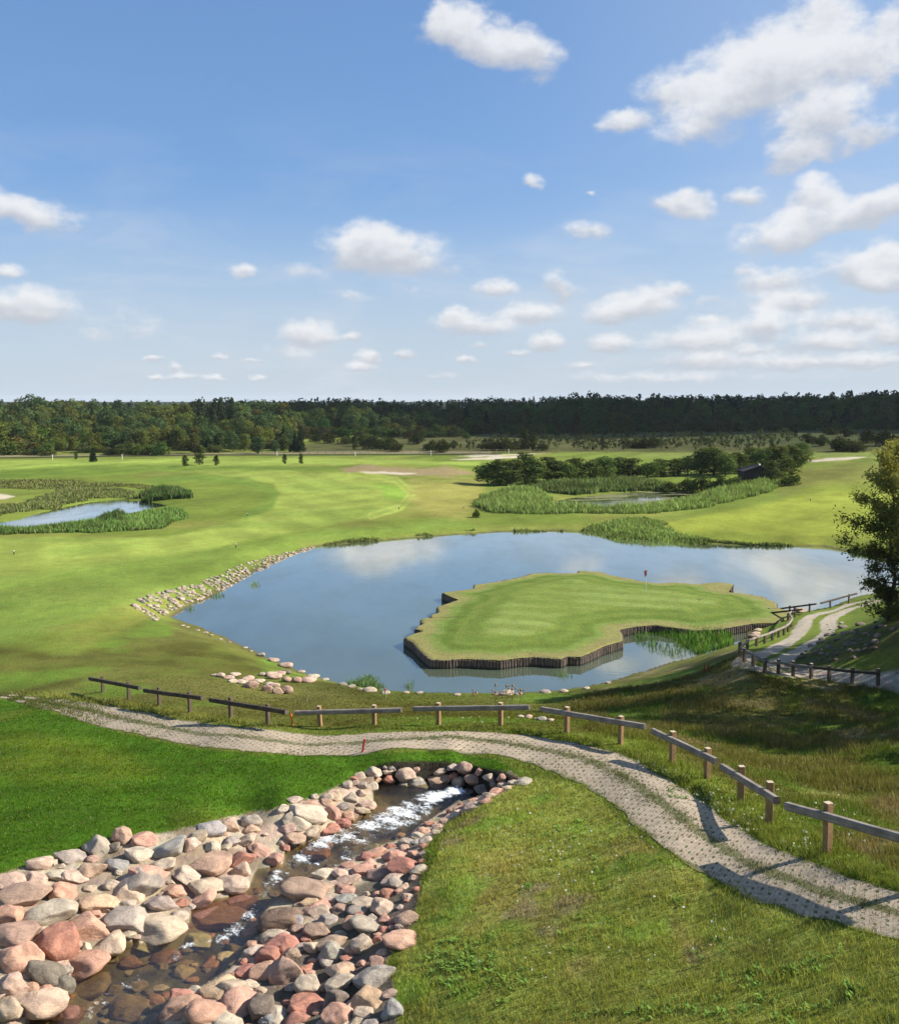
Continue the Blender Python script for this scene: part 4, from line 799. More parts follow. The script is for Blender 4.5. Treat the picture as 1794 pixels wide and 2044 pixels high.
SB = cvs(700, 2487, .5017, """470 370 80 100 w -10;640 400 240 130 w -15;570 450 190 110 w -15;550 315 105 55 w;650 340 90 45 p;676 297 60 45 w;760 300 100 65 t -20;810 285 100 90 q -20;765 335 95 40 o -15;918 298 90 110 g;895 220 65 55 w;940 180 60 40 r;940 207 70 40 q -20;990 222 70 70 g -10;980 155 75 50 t;1065 130 115 80 w;1085 185 65 40 o;1060 225 80 65 w;985 275 70 60 t -15;865 360 100 50 g -15;1020 345 130 80 q -10;990 380 95 50 t -5;795 405 120 110 p -20;900 425 90 80 p -15;865 465 110 60 r;785 502 120 60 r -5;665 520 130 55 t 12;505 500 110 65 q -10;540 560 160 70 n;480 630 70 40 r;415 705 110 85 p -10;1025 440 110 50 m;1090 415 90 40 d;690 600 90 50 m;735 570 60 35 r;680 665 190 80 k;1165 180 90 60 r;1165 130 75 40 t;1140 103 34 24 g;1190 110 50 35 g;1280 145 135 90 q -5 b;1350 115 45 50 n;1355 205 165 85 g 5;1265 215 70 35 g;1505 125 90 45 t 3;1590 98 80 50 g 5;1668 100 105 85 n;1590 155 65 65 r -20;1505 190 160 100 n 0 b;1630 190 85 100 t 20;1725 180 130 90 n 0 b;1765 130 60 50 p;1690 260 80 40 d;
1600 390 100 50 p 12;1640 415 90 30 t 12;1560 425 70 35 p;1440 475 80 40 r;1490 495 80 50 q;1395 520 100 60 p;1350 530 60 30 r;1360 550 90 50 t;1485 535 80 30 t 10;1410 590 90 60 w 15;1400 625 80 50 r;1300 600 130 60 g 15;1340 597 80 45 b;1180 620 80 40 r;1250 560 80 30 p;1060 635 120 60 g 12;1080 670 150 60 p 10;1030 690 140 40 r;1215 695 190 100 p 10 b;1325 675 70 60 p;1385 675 60 45 g;1280 755 240 100 r 8 b;1390 720 60 30 r;1370 780 160 60 t 15;1030 745 130 50 p;905 745 100 40 p;735 805 150 80 w -5;860 805 150 70 q 12;1000 780 140 80 p;1100 805 180 90 n 10;1190 845 150 70 t 10;890 860 150 60 q 10;1230 870 140 60 g 20;620 910 310 130 n 3;880 915 130 70 p;1270 890 80 50 q;1165 935 110 70 r 12;645 980 140 60 o;780 965 120 45 t;890 975 130 45 b;1005 1000 150 60 t;1020 940 50 40 t;690 1035 180 70 p 10;720 1058 160 50 t;850 1035 110 60 n;960 1050 130 40 g;1120 1030 160 110 q 10 b;1280 1095 170 100 n 15;450 1090 270 150 m;545 1110 130 80 b -5;570 1165 100 60 n;940 1125 150 95 p;760 1110 140 50 g;710 1180 200 110 n 15 b;1020 1150 220 70 g 18;425 1215 180 80 w 6;450 1270 230 150 r 10;530 1330 140 90 n;790 1260 200 110 n 10 b;660 1290 100 100 t;790 1320 170 130 g 0 b;1000 1270 160 130 t 0 b;1245 1240 250 130 p 8 b;1090 1390 110 90 n -20;490 1440 210 190 n 25 b;870 1440 230 100 o 5;1075 1480 270 160 g 15 b;850 1530 180 120 w 12;650 1545 200 150 t 15 b;640 1660 230 120 r 10;370 1680 200 170 t 20 b;430 1745 180 90 w 15;560 1755 170 90 r 10;820 1640 170 140 d;1040 1630 210 110 o;850 1735 230 140 p 10 b;1190 1700 150 160 b 30 b;1000 1720 120 80 t""")
SCC = cvs(900, 2250, .6132, "1180 520 90 50 t;1240 525 60 45 p;1140 585 100 60 d;1255 565 80 40 q;1195 560 50 30 g;1300 550 60 25 w;1350 550 100 40 w 15;1265 582 60 20 t;1210 600 80 30 p;1180 622 90 35 t 12;1150 655 80 30 p 10;1090 650 60 25 p;1085 685 110 35 t 12;1000 700 90 30 p 12;980 735 110 35 w 15;1040 715 70 28 r;940 760 80 35 q;1120 668 60 26 w")
STONES = SA + [s_ for s_ in SB if not (s_[0] / D6 < 900 and s_[1] / D6 > 2687)] + SCC
# loose cobbles filling the gaps along both banks
def overlaps(u, v, lst, k=.40): return any(abs(u - a[0]) < k * (a[2]) + 2 and abs(v - a[1]) < k * a[3] + 2 for a in lst)
extra = []
BEDP = BED_PX; tries = 0
while len(extra) < 95 and tries < 9000:
    tries += 1; u = rnd.uniform(-20, 1000); v = rnd.uniform(1540, 2060)
    pp = (np.array([u]), np.array([v]))
    if poly_sdf(*pp, BEDP)[0] > -4 or (poly_sdf(*pp, STREAM_PX)[0] < 3): continue
    if overlaps(u, v, STONES) or overlaps(u, v, extra, .55): continue
    sc_ = (v - 1150) / 800; w_ = rnd.uniform(16, 34) * sc_
    right = u > 430 and v > 1500 + (1000 - u) * .62
    if not right and rnd.random() < .55: continue
    extra.append((u, v, w_, w_ * rnd.uniform(.5, .72), rnd.choice('pprrntgq' if right else 'ttqwgpn'), rnd.uniform(-15, 15), ''))
wet = []; tries = 0
while len(wet) < 46 and tries < 5000:
    tries += 1; v = rnd.uniform(1640, 2040); u = rnd.uniform(60, 760); sd_ = poly_sdf(np.array([u]), np.array([v]), STREAM_PX)[0]
    if sd_ > -3 or overlaps(u, v, STONES, .5) or overlaps(u, v, wet, .8): continue
    w_ = rnd.uniform(14, 40) * (v - 1150) / 800; wet.append((u, v, w_, w_ * rnd.uniform(.4, .6), rnd.choice('kmmnrdg'), rnd.uniform(-12, 12), ''))
STONES = STONES + wet
EXTRA0 = len(STONES); STONES = STONES + extra
SU, SV = [s_[0] for s_ in STONES], [s_[1] + s_[3] * .18 for s_ in STONES]
SW = hit(SU, SV)
def place_stone(p, w_px, h_px, col, tilt, block, small=False, name='boulder', sink=.41):
    p = Vector(p); dist = (p - Vector((0, 0, HC))).length; W_ = w_px * dist / F; th = math.atan2(HC - p.z, math.hypot(p.x, p.y))
    a_ = W_ / 2; dep = a_ * rnd.uniform(.72, .95); hp = h_px * dist / F / 2
    q_ = hp * hp - (dep * math.sin(th)) ** 2; cz = math.sqrt(max(q_, 0)) / math.cos(th) if q_ > 0 else 0
    cz = min(max(cz, .42 * a_), .85 * a_)
    me = rnd.choice(SMALLR if small else (BLOCK if block else ROUND))
    o_ = obj(name, me, loc=p + Vector((0, 0, cz * (1 - 2 * sink))), scale=(a_ * 1.02, dep * 1.02, cz * 1.02))
    o_.rotation_euler = (rnd.uniform(-.12, .12), -R(tilt), rnd.uniform(-.35, .35) + (math.pi if rnd.random() < .5 else 0))
    j = rnd.uniform(.84, 1.08) * (.8 if name in ('shore_stone', 'bank_stone') else 1); o_.color = (*[min(1, x * j * rnd.uniform(.96, 1.04)) for x in SC[col][0]], 1)
    return o_, W_, cz / a_
CELL = []
for k_, (s_, p) in enumerate(zip(STONES, SW)):
    o_, W_, flat = place_stone(p, s_[2], s_[3], s_[4], s_[5], s_[6] == 'b' or rnd.random() < .4, False)
    u, v = s_[0], s_[1]
    inw = poly_sdf(np.array([u]), np.array([v]), STREAM_PX)[0]
    right = v > 1545 and u > np.interp(v, [1545, 1620, 1700, 1780, 1860, 1950, 2044], [900, 830, 690, 600, 490, 440, 380])
    if v < 1600 and 740 < u < 1015 and v > 1500 and u > 745: zone = 'at the back of the stream pool' if not (u > 960 and v > 1570) else 'on the right bank by the pool'
    elif inw < -3: zone = 'half under the stream water'
    elif inw < 9: zone = "at the water's edge of the right bank" if right else "at the water's edge of the left bank"
    else:
        edge = poly_sdf(np.array([u]), np.array([v]), BED_PX)[0] > -16
        zone = ('on the right bank beside the lawn' if right else 'on the left bank against the lawn') if edge else ('amid the right bank' if right else 'amid the left bank')
    size = 'big' if W_ > .95 else 'small' if W_ < .45 else 'tiny' if W_ < .25 else 'medium'
    shape = 'long' if s_[2] / s_[3] > 2.5 else 'flat' if s_[2] / s_[3] > 1.9 else 'blocky' if s_[6] == 'b' else 'tall' if s_[2] / s_[3] < 1.1 else 'rounded'
    CELL.append([o_, size, shape, SC[s_[4]][1], zone, u, v])
def near_desc(i):
    u, v = CELL[i][5:7]; best = sorted((k_ for k_ in range(len(CELL)) if k_ != i), key=lambda k_: (CELL[k_][5] - u) ** 2 + ((CELL[k_][6] - v) * 1.4) ** 2)[:6]
    out = []
    for k_ in best:
        du, dv = u - CELL[k_][5], v - CELL[k_][6]
        rel = ('right of' if du > 0 else 'left of') if abs(du) > abs(dv) * 1.3 else ('below' if dv > 0 else 'above')
        out.append(f'{rel} a {CELL[k_][1]} {CELL[k_][3]} one')
    return out
labels = [f'{c_[1]} {c_[2]} {c_[3]} boulder {c_[4]}' for c_ in CELL]
ORD = ['first', 'second', 'third', 'fourth', 'fifth', 'sixth', 'seventh', 'eighth', 'ninth', 'tenth', 'eleventh', 'twelfth', 'thirteenth', 'fourteenth', 'fifteenth', 'sixteenth', 'seventeenth', 'eighteenth', 'nineteenth', 'twentieth', 'last']
from collections import Counter
cnt = Counter(labels); used = set(l for l in labels if cnt[l] == 1)
for i, l in enumerate(labels):
    if cnt[l] > 1:
        for d_ in near_desc(i):
            zz_ = CELL[i][4].replace('at the back of the', 'behind the').replace("at the water's edge of", 'at the edge of')
            cand = f'{CELL[i][1]} {CELL[i][2]} {CELL[i][3]} boulder {zz_}, {d_}'
            if cand not in used and len(cand.split()) <= 16: labels[i] = cand; break
        else:
            base_ = f'{CELL[i][1]} {CELL[i][2]} {CELL[i][3]} boulder {CELL[i][4]}'
            same_ = sorted((k_ for k_ in range(len(CELL)) if CELL[k_][1:5] == CELL[i][1:5]), key=lambda k_: math.hypot(CELL[k_][5] - 850, CELL[k_][6] - 1590))
            labels[i] = f'{base_}, {ORD[min(same_.index(i), len(ORD) - 1)]} from the pool'
        used.add(labels[i])
for c_, l in zip(CELL, labels): tag(c_[0], l, 'boulder', 'granite boulders lining the stream')

# rocks by the pond
RA = cvs(0, 1750, .6132, "1155 790 35 15 w;1192 793 45 30 q;1270 790 60 25 w;1235 805 60 25 q;1260 825 60 20 w;1300 830 60 20 w;1335 812 70 28 q;1320 832 50 18 t;1355 848 85 50 n;1400 825 60 25 w;1440 867 60 45 n;1450 838 50 25 w;1480 847 60 22 q;1500 880 60 45 n;1548 877 65 55 n;1415 787 35 25 w;1455 790 70 25 q;1480 802 80 35 q;1510 782 60 25 q;1545 777 50 30 d;1548 817 55 38 n;1602 820 50 38 n;1662 820 80 38 q")
rz = ['{} {} rock in the upper row of rocks by the pond', '{} {} rock in the lower row of rocks by the pond']
def many(lst, name, cat, group, lab, sink=.2):
    H_ = hit([a[0] for a in lst], [a[1] + a[3] * .2 for a in lst]); seen = Counter(); made = []
    for p, a in zip(H_, lst):
        o_, W_, fl_ = place_stone(p, a[2], a[3], a[4], a[5], a[6] == 'b', True, name, sink); made.append((o_, W_, a))
    order = ['leftmost'] + [o_ + ' from left' for o_ in ORD[1:]]
    by = {}
    for m_ in sorted(made, key=lambda m_: m_[2][0]): by.setdefault(SC[m_[2][4]][1], []).append(m_)
    for cn, ms in by.items():
        for i, m_ in enumerate(ms):
            pre = f'{order[min(i, 20)]} {cn} one ' if len(ms) > 1 else 'the '+cn+' one '
            tag(m_[0], f'{lab}, {pre.strip()}', cat, group)
many(RA[:15], 'rock', 'rock', 'rocks on the pond bank', 'rock in the lower heap on the dry bank')
many(RA[15:], 'rock', 'rock', 'rocks on the pond bank', 'rock in the upper heap near the pond')
many(cvs(0, 1750, .6132, "985 523 26 10 w;1010 531 24 9 t;1065 548 26 9 w;1108 560 32 14 q;1140 575 26 9 t;1190 596 24 10 w;1235 610 24 12 n;1322 642 28 12 w;1355 660 20 9 w;1408 680 50 25 w;1475 710 60 28 q;1540 740 80 28 q;1625 771 42 14 w;1690 801 70 16 w;1755 813 40 14 w") +
     cvs(1000, 1700, .6132, "40 897 75 32 w;125 893 30 13 w;220 919 45 20 w;263 931 45 20 w;310 945 30 12 t;365 954 75 18 w;450 966 50 18 w;560 966 40 9 t;630 968 40 9 w;835 977 40 11 w;930 970 30 12 n;1040 974 40 12 n;1100 972 90 16 w;1165 973 40 10 w;1310 964 60 10 w;1410 958 50 12 w;1530 943 40 12 w;1650 912 30 9 w"), 'shore_stone', 'stone', 'stones along the near pond shore', 'pale flat stone on the near pond shore', .3)
many(cvs(900, 2250, .6132, "1340 198 35 18 w;1383 202 45 28 q;1452 214 55 28 g;1498 219 45 20 t;1425 212 25 16 t"), 'rock', 'rock', 'rocks behind the barrier', 'rock half hidden in grass behind the barrier bend')
many(cv and cvs(2000, 1700, .5424, "955 688 60 20 q;930 712 50 20 t;918 735 60 22 q;900 748 60 20 n;935 748 40 18 w;1190 596 70 26 n"), 'rock', 'rock', 'rocks by the causeway', 'rock on the shore under the causeway rails')
many(cvs(2000, 1700, .5424, "1440 668 28 16 w;1374 706 18 9 w;1392 722 16 10 w;1360 675 20 9 w"), 'rock', 'rock', 'white stones by the gravel track', 'white stone on the grass by the gravel track')
# stone bank on the pond's west shore
up = resample([(a * .6132 * D6, (1750 + b_ * .6132) * D6) for a, b_ in [(705,410),(760,375),(830,350),(940,325),(1060,290),(1190,245),(1280,200),(1400,165),(1490,140),(1570,125),(1640,108),(1690,88)]], 60)
dn = resample([(a * .6132 * D6, (1750 + b_ * .6132) * D6) for a, b_ in [(850,498),(905,460),(1000,412),(1100,377),(1200,332),(1290,287),(1400,237),(1470,192),(1560,158),(1650,130),(1715,108)]], 60)
rip = []
f_ = 0.0
while f_ < 1:
    i = int(f_ * 59); a_, b_ = up[i], dn[i]; wpx = np.interp(f_, [0, .2, .6, 1], [11.5, 10, 7.6, 6.2]) ; rows = max(2, int(np.hypot(*(b_ - a_)) / (wpx * .62)))
    for r_ in range(rows):
        if rnd.random() < .12: continue
        tq_ = (r_ + .5 + rnd.uniform(-.25, .25)) / rows; p = a_ + (b_ - a_) * tq_ + np.array([rnd.uniform(-2, 2), rnd.uniform(-1, 1)])
        w_ = wpx * rnd.uniform(.62, 1.25); rip.append((p[0], p[1], w_, w_ * rnd.uniform(.55, .8), rnd.choice('wwwtttgg'), 0, ''))
    f_ += wpx * .95 / 395
for p, a in zip(hit([a[0] for a in rip], [a[1] for a in rip]), rip):
    o_, W_, fl_ = place_stone(p, a[2], a[3], a[4], 0, False, True, 'bank_stone', .4)
    tag(o_, 'pale fieldstone packed into the stone bank along the west shore of the big pond', 'stone', 'stones packed in the pond bank')
# rocks on the mound under the big tree, its shade put into their dark colours
RM = []; MP = [(a * .5424 * D6 + 2000 * D6, (1700 + b_ * .5424) * D6) for a, b_ in [(1150,890),(1230,800),(1290,770),(1420,690),(1560,645),(1690,640),(1794,690),(1700,800),(1500,900),(1250,915)]]
tries = 0
while len(RM) < 48 and tries < 4000:
    tries += 1; u, v = rnd.uniform(1590, 1800), rnd.uniform(1240, 1330)
    if poly_sdf(np.array([u]), np.array([v]), MP)[0] > -2 or overlaps(u, v, RM, .6): continue
    w_ = rnd.uniform(8, 19); RM.append((u, v, w_, w_ * rnd.uniform(.5, .75), rnd.choice('ndddm'), 0, ''))
for p, a in zip(hit([a[0] for a in RM], [a[1] for a in RM]), RM):
    o_, W_, fl_ = place_stone(p, a[2], a[3], a[4], 0, True, True, 'mound_stone', .45)
    tag(o_, 'stone in shade-dark colours set in the shaded mound below the big tree', 'stone', 'stones on the shaded mound')

# ------------------------------------------------------------------ trees and bushes
def cards(C, N, size, col, aspect=1.0, rng=rs):
    """leaf-clump faces at C facing roughly N"""
    k = len(C); N = N / (np.linalg.norm(N, axis=1, keepdims=True) + 1e-9)
    T = np.cross(N, rng.normal(size=(k, 3))); T /= np.linalg.norm(T, axis=1, keepdims=True) + 1e-9; B = np.cross(N, T)
    s = (np.asarray(size) * rng.uniform(.6, 1.3, k))[:, None]; T = T * s; B = B * s * aspect
    V = np.stack([C - T, C - .25 * T + B * .8, C + T, C + .25 * T - B * .8], 1).reshape(-1, 3)
    return V, np.arange(4 * k).reshape(k, 4), np.repeat(col, 4, 0)
class Leafy:
    def __init__(s): s.V = []; s.F = []; s.C = []; s.n = 0
    def add(s, V, Fq, C): s.V.append(V); s.F.append(Fq + s.n); s.C.append(C); s.n += len(V)
    def tube(s, p, q, r, r2, col=(.10, .08, .06), k=6):
        p, q = np.array(p, float), np.array(q, float); d = q - p; d /= np.linalg.norm(d) + 1e-9
        a = np.cross(d, (0.13, .95, .3)); a /= np.linalg.norm(a) + 1e-9; b_ = np.cross(d, a); an = np.arange(k) * 2 * math.pi / k
        ring = np.cos(an)[:, None] * a + np.sin(an)[:, None] * b_
        V = np.concatenate([p + ring * r, q + ring * r2]); i = np.arange(k)
        s.add(V, np.stack([i, (i + 1) % k, k + (i + 1) % k, k + i], 1), np.tile(np.array(col, float), (2 * k, 1)))
    def lumps(s, L, per, size, base, var=.28, flat=1.0, bias=.25):
        for (c, r) in L:
            k = max(6, int(per * (np.mean(r) ** 2))); d = rs.normal(size=(k, 3)); d[:, 2] += bias; d /= np.linalg.norm(d, axis=1, keepdims=True)
            C = np.array(c) + d * np.array(r) * rs.uniform(.62, 1.05, k)[:, None]
            lc = np.array(base) * rs.uniform(1 - var, 1 + var) * np.array([rs.uniform(.88, 1.15), 1, rs.uniform(.85, 1.1)])
            col = lc * rs.uniform(.84, 1.16, (k, 1)); s.add(*cards(C, d + rs.normal(size=(k, 3)) * .55, size, col, flat))
    def mesh(s, name, mat=None): return mesh_np(name, np.concatenate(s.V), [np.concatenate(s.F)], [mat or M_LEAF], np.clip(np.concatenate(s.C), 0, 1))
DEC = (.095, .13, .042)
def crown_lumps(kind, n=26):
    L = []
    for i in range(n):
        if kind == 'round':
            d = rs.normal(size=3); d /= np.linalg.norm(d); q_ = rs.uniform(.5, .85); c = d * np.array([.33, .33, .46]) * q_ + (0, 0, .50); r = rs.uniform(.11, .18)
        elif kind == 'tall':
            h = rs.uniform(.06, .93); a = rs.uniform(0, 6.28); w_ = .20 * (1 - abs(h - .38) * 1.3) * rs.uniform(.3, 1); c = np.array([math.cos(a) * w_, math.sin(a) * w_, h]); r = rs.uniform(.06, .11)
        elif kind == 'cone':
            h = (i + .5) / n; a = i * 2.4; w_ = .19 * (1 - h) * rs.uniform(.4, 1); c = np.array([math.cos(a) * w_, math.sin(a) * w_, .06 + .9 * h]); r = .035 + .09 * (1 - h)
        else:
            a = rs.uniform(0, 6.28); w_ = rs.uniform(0, .5) ; h = rs.uniform(.1, .72) * (1 - w_ * .8); c = np.array([math.cos(a) * w_, math.sin(a) * w_, h]); r = rs.uniform(.13, .24)
        rz = r * (1.0 if kind != 'cone' else .8); L.append((c, np.array([r, r, rz])))
    if kind == 'round': L.append((np.array([0, 0, .47]), np.array([.26, .26, .40])))
    if kind == 'tall': L.append((np.array([0, 0, .42]), np.array([.15, .15, .38])))
    if kind == 'bush': L.append((np.array([0, 0, .3]), np.array([.42, .42, .32])))
    if kind == 'cone': L.append((np.array([0, 0, .3]), np.array([.10, .10, .25])))
    return L
VAR = {}
for kind, base, cnt_, per, size in (('round', DEC, 6, 3400, .030), ('tall', (.085, .105, .034), 4, 7000, .024), ('cone', (.028, .045, .022), 4, 12000, .026), ('bush', (.07, .09, .028), 5, 1500, .042)):
    VAR[kind] = []
    for i in range(cnt_):
        crown = Leafy(); crown.lumps(crown_lumps(kind, 30), per, size, base, flat=.8)
        trunk = Leafy(); trunk.tube((0, 0, -.06), (.01, 0, .35), .02, .014); trunk.tube((.01, 0, .35), (0, 0, .75), .014, .005)
        for j in range(4): a = j * 1.7 + i; trunk.tube((.005, 0, .25 + .1 * j), (.16 * math.cos(a), .16 * math.sin(a), .42 + .1 * j), .008, .003)
        both = Leafy(); both.V = crown.V + [v for v in trunk.V]; both.C = crown.C + trunk.C; both.F = crown.F + [f + crown.n for f in trunk.F]
        VAR[kind].append((both.mesh(kind + '_tree'), crown.mesh('crown'), trunk.mesh('trunk')))
def plant_tree(p, h, wide, kind, name, label, cat, group=None, tint=(1, 1, 1), parts=False):
    both, cr, tk = rnd.choice(VAR[kind]); r0 = rnd.uniform(0, 6.28); sc_ = (h * wide, h * wide, h)
    j = rnd.uniform(.85, 1.15); colr = (tint[0] * j, tint[1] * j, tint[2] * j, 1)
    if not parts:
        o_ = obj(name, both, loc=p, rot=(0, 0, r0), scale=sc_); o_.color = colr
    else:
        o_ = obj(name, None, loc=p, rot=(0, 0, r0), scale=sc_)
        a = obj('crown', cr, o_); a.color = colr; obj('trunk', tk, o_)
    return tag(o_, label, cat, group)
def ground_at(u, dist):
    x = (u - CX) / F * dist; return Vector((x, dist, float(gz(x, dist))))
def h_for(p, v):
    r_ = [float(c) for c in ray(0, v)]; return HC + r_[2] / r_[1] * p.y - p.z
# the wood on the left: rows rising to its skyline
SKY_L = [(-120,800),(0,797),(40,799),(75,788),(110,797),(180,796),(300,799),(370,800),(410,792),(440,787),(480,792),(520,797),(560,800),(600,797)]
for row, (dist, top0, du, k0) in enumerate(((335, None, 26, 1), (365, 843, 24, 0), (392, 829, 25, 0), (420, 816, 23, 0), (452, 806, 22, 0), (492, 0, 20, 0))):
    u = -110.0 + row * 7
    while u < 585:
        uu = u + rnd.uniform(-7, 7); u += du * rnd.uniform(.8, 1.2)
        sk = np.interp(uu, *zip(*SKY_L))
        if row == 0: vt = np.interp(uu, [-100, 0, 60, 105, 130, 180, 300, 400, 470, 530, 585], [822, 832, 848, 880, 872, 862, 852, 850, 858, 872, 882])
        elif top0: vt = top0 + rnd.uniform(-6, 6) + (0 if uu < 480 else (uu - 480) * .12)
        else: vt = sk + rnd.uniform(-1, 4)
        p = ground_at(uu, dist + rnd.uniform(-10, 10)); h = h_for(p, vt)
        if h < 3: continue
        con = (row >= 3 and 380 < uu < 470) or rnd.random() < .06
        kind = 'cone' if con else ('tall' if rnd.random() < .2 else 'round'); t_ = rnd.choice([(1, 1, 1), (1.25, 1.1, .9), (.8, .9, 1), (1.35, 1.2, .9), (.7, .85, 1.05), (1.1, .95, .85)])
        if con: plant_tree(p, h, 1.1, kind, 'conifer_tree', 'dark conifer rising among the leafy trees of the left wood', 'tree', 'conifers in the left wood', (1.2, 1.2, 1))
        else: plant_tree(p, h, rnd.uniform(.85, 1.1) * (1.15 if kind == 'round' else 1.5), kind, 'broadleaf_tree', 'sunlit olive broadleaf tree in the dense left wood', 'tree', 'broadleaf trees of the left wood', t_)
for row, (dist, du, hl, hh_) in enumerate(((322, 17, 3, 6.5), (345, 16, 5, 9))):
    u = -115.0 + 5 * row
    while u < 570:
        uu = u + rnd.uniform(-6, 6); u += du * rnd.uniform(.7, 1.4)
        if row == 0 and 108 < uu < 150: continue
        plant_tree(ground_at(uu, dist + rnd.uniform(-5, 8) + (0 if uu < 330 else 28)), rnd.uniform(hl, hh_) * (1 if uu > 110 else 1.3), rnd.uniform(1, 1.6), 'bush', 'bush', 'sunlit green bush at the foot of the left wood', 'bush', 'bushes at the foot of the left wood', tuple(rnd.uniform(.8, 1.3) * c for c in (1.15, 1.15, 1)))
for row, (dist, du, hl, hh_) in enumerate(((425, 15, 3, 7), (445, 15, 4, 9))):
    u = 570.0 + 5 * row
    while u < 1840:
        uu = u + rnd.uniform(-6, 6); u += du * rnd.uniform(.6, 1.9)
        plant_tree(ground_at(uu, dist + (30 if uu > 940 else 0) + rnd.uniform(-6, 10)), rnd.uniform(hl, hh_), rnd.uniform(1, 1.5), 'bush', 'bush', 'shaded shrub along the foot of the dark far wood', 'bush', 'shrubs at the foot of the dark wood', tuple(rnd.uniform(.55, 1.1) * c for c in (.9, 1, .95)))
plant_tree(ground_at(75, 480), h_for(ground_at(75, 480), 787), 1.3, 'round', 'broadleaf_tree', 'dark round tree standing above the skyline of the left wood', 'tree', None, (.55, .7, .9))
# the dark wood behind: front trees one by one, the mass behind as one
SKY_R = [(540,800),(600,796),(650,793),(700,793),(760,797),(800,801),(850,798),(900,798),(960,796),(1000,791),(1060,796),(1100,794),(1150,784),(1180,782),(1250,786),(1330,785),(1400,788),(1480,788),(1540,786),(1600,782),(1660,781),(1720,778),(1794,775),(1900,774)]
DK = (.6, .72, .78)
for row, (dist, off, du) in enumerate(((470, 34, 24), (500, 20, 21), (540, 8, 19))):
    u = 575.0 + row * 6
    while u < 1850:
        uu = u + rnd.uniform(-6, 6); u += du * rnd.uniform(.8, 1.25); vt = np.interp(uu, *zip(*SKY_R)) + off + rnd.uniform(-4, 5)
        p = ground_at(uu, dist + rnd.uniform(-9, 9)); h = h_for(p, vt)
        light = uu < 780 and row > 0 and rnd.random() < .8
        kind = rnd.choice(['round', 'round', 'round', 'tall', 'tall', 'cone'] if not light else ['round', 'tall', 'round'])
        if light: plant_tree(p, h, rnd.uniform(1.1, 1.4), kind, 'broadleaf_tree', 'sunlit yellow-green tree in the middle of the far wood', 'tree', 'lighter trees in the far wood', (.95, 1.0, .85))
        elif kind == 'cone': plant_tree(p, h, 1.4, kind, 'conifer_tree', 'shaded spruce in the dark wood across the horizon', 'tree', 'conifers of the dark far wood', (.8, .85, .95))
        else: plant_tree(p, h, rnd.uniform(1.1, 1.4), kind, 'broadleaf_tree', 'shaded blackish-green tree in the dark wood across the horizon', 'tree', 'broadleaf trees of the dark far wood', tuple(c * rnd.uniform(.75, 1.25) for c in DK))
mass = Leafy()
def mass_row(dist, u0, u1, du, sky, off, per, size, col):
    u = u0
    while u < u1:
        uu = u + rnd.uniform(-5, 5); u += du * rnd.uniform(.7, 1.3); p = ground_at(uu, dist + rnd.uniform(-15, 15)); vt = np.interp(uu, *zip(*sky)) + off + rnd.uniform(-2.5, 3.5); h = h_for(p, vt)
        kind = rnd.choice(['round', 'round', 'cone', 'tall', 'round'])
        L = [(np.array(c) * (h * 1.2, h * 1.2, h) + np.array(p), np.array(r) * h * 1.1) for c, r in crown_lumps(kind, 14)]
        mass.lumps(L, per / h ** 2, size * h, col, .3)
mass_row(575, 560, 1860, 15, SKY_R, 0, 900, .045, (.042, .06, .034)); mass_row(610, 560, 1860, 15, SKY_R, 0, 900, .045, (.036, .055, .033))
mass_row(1500, -120, 1850, 7, [(-120,801),(520,800),(700,800),(780,800),(900,797),(1000,794),(1100,790),(1250,793),(1850,793)], 0, 420, .07, (.035, .052, .032)); mass_row(560, -150, 600, 16, SKY_L, 2, 700, .05, (.06, .072, .03))
stuff('distant_wood', mass.mesh('distant_wood'))
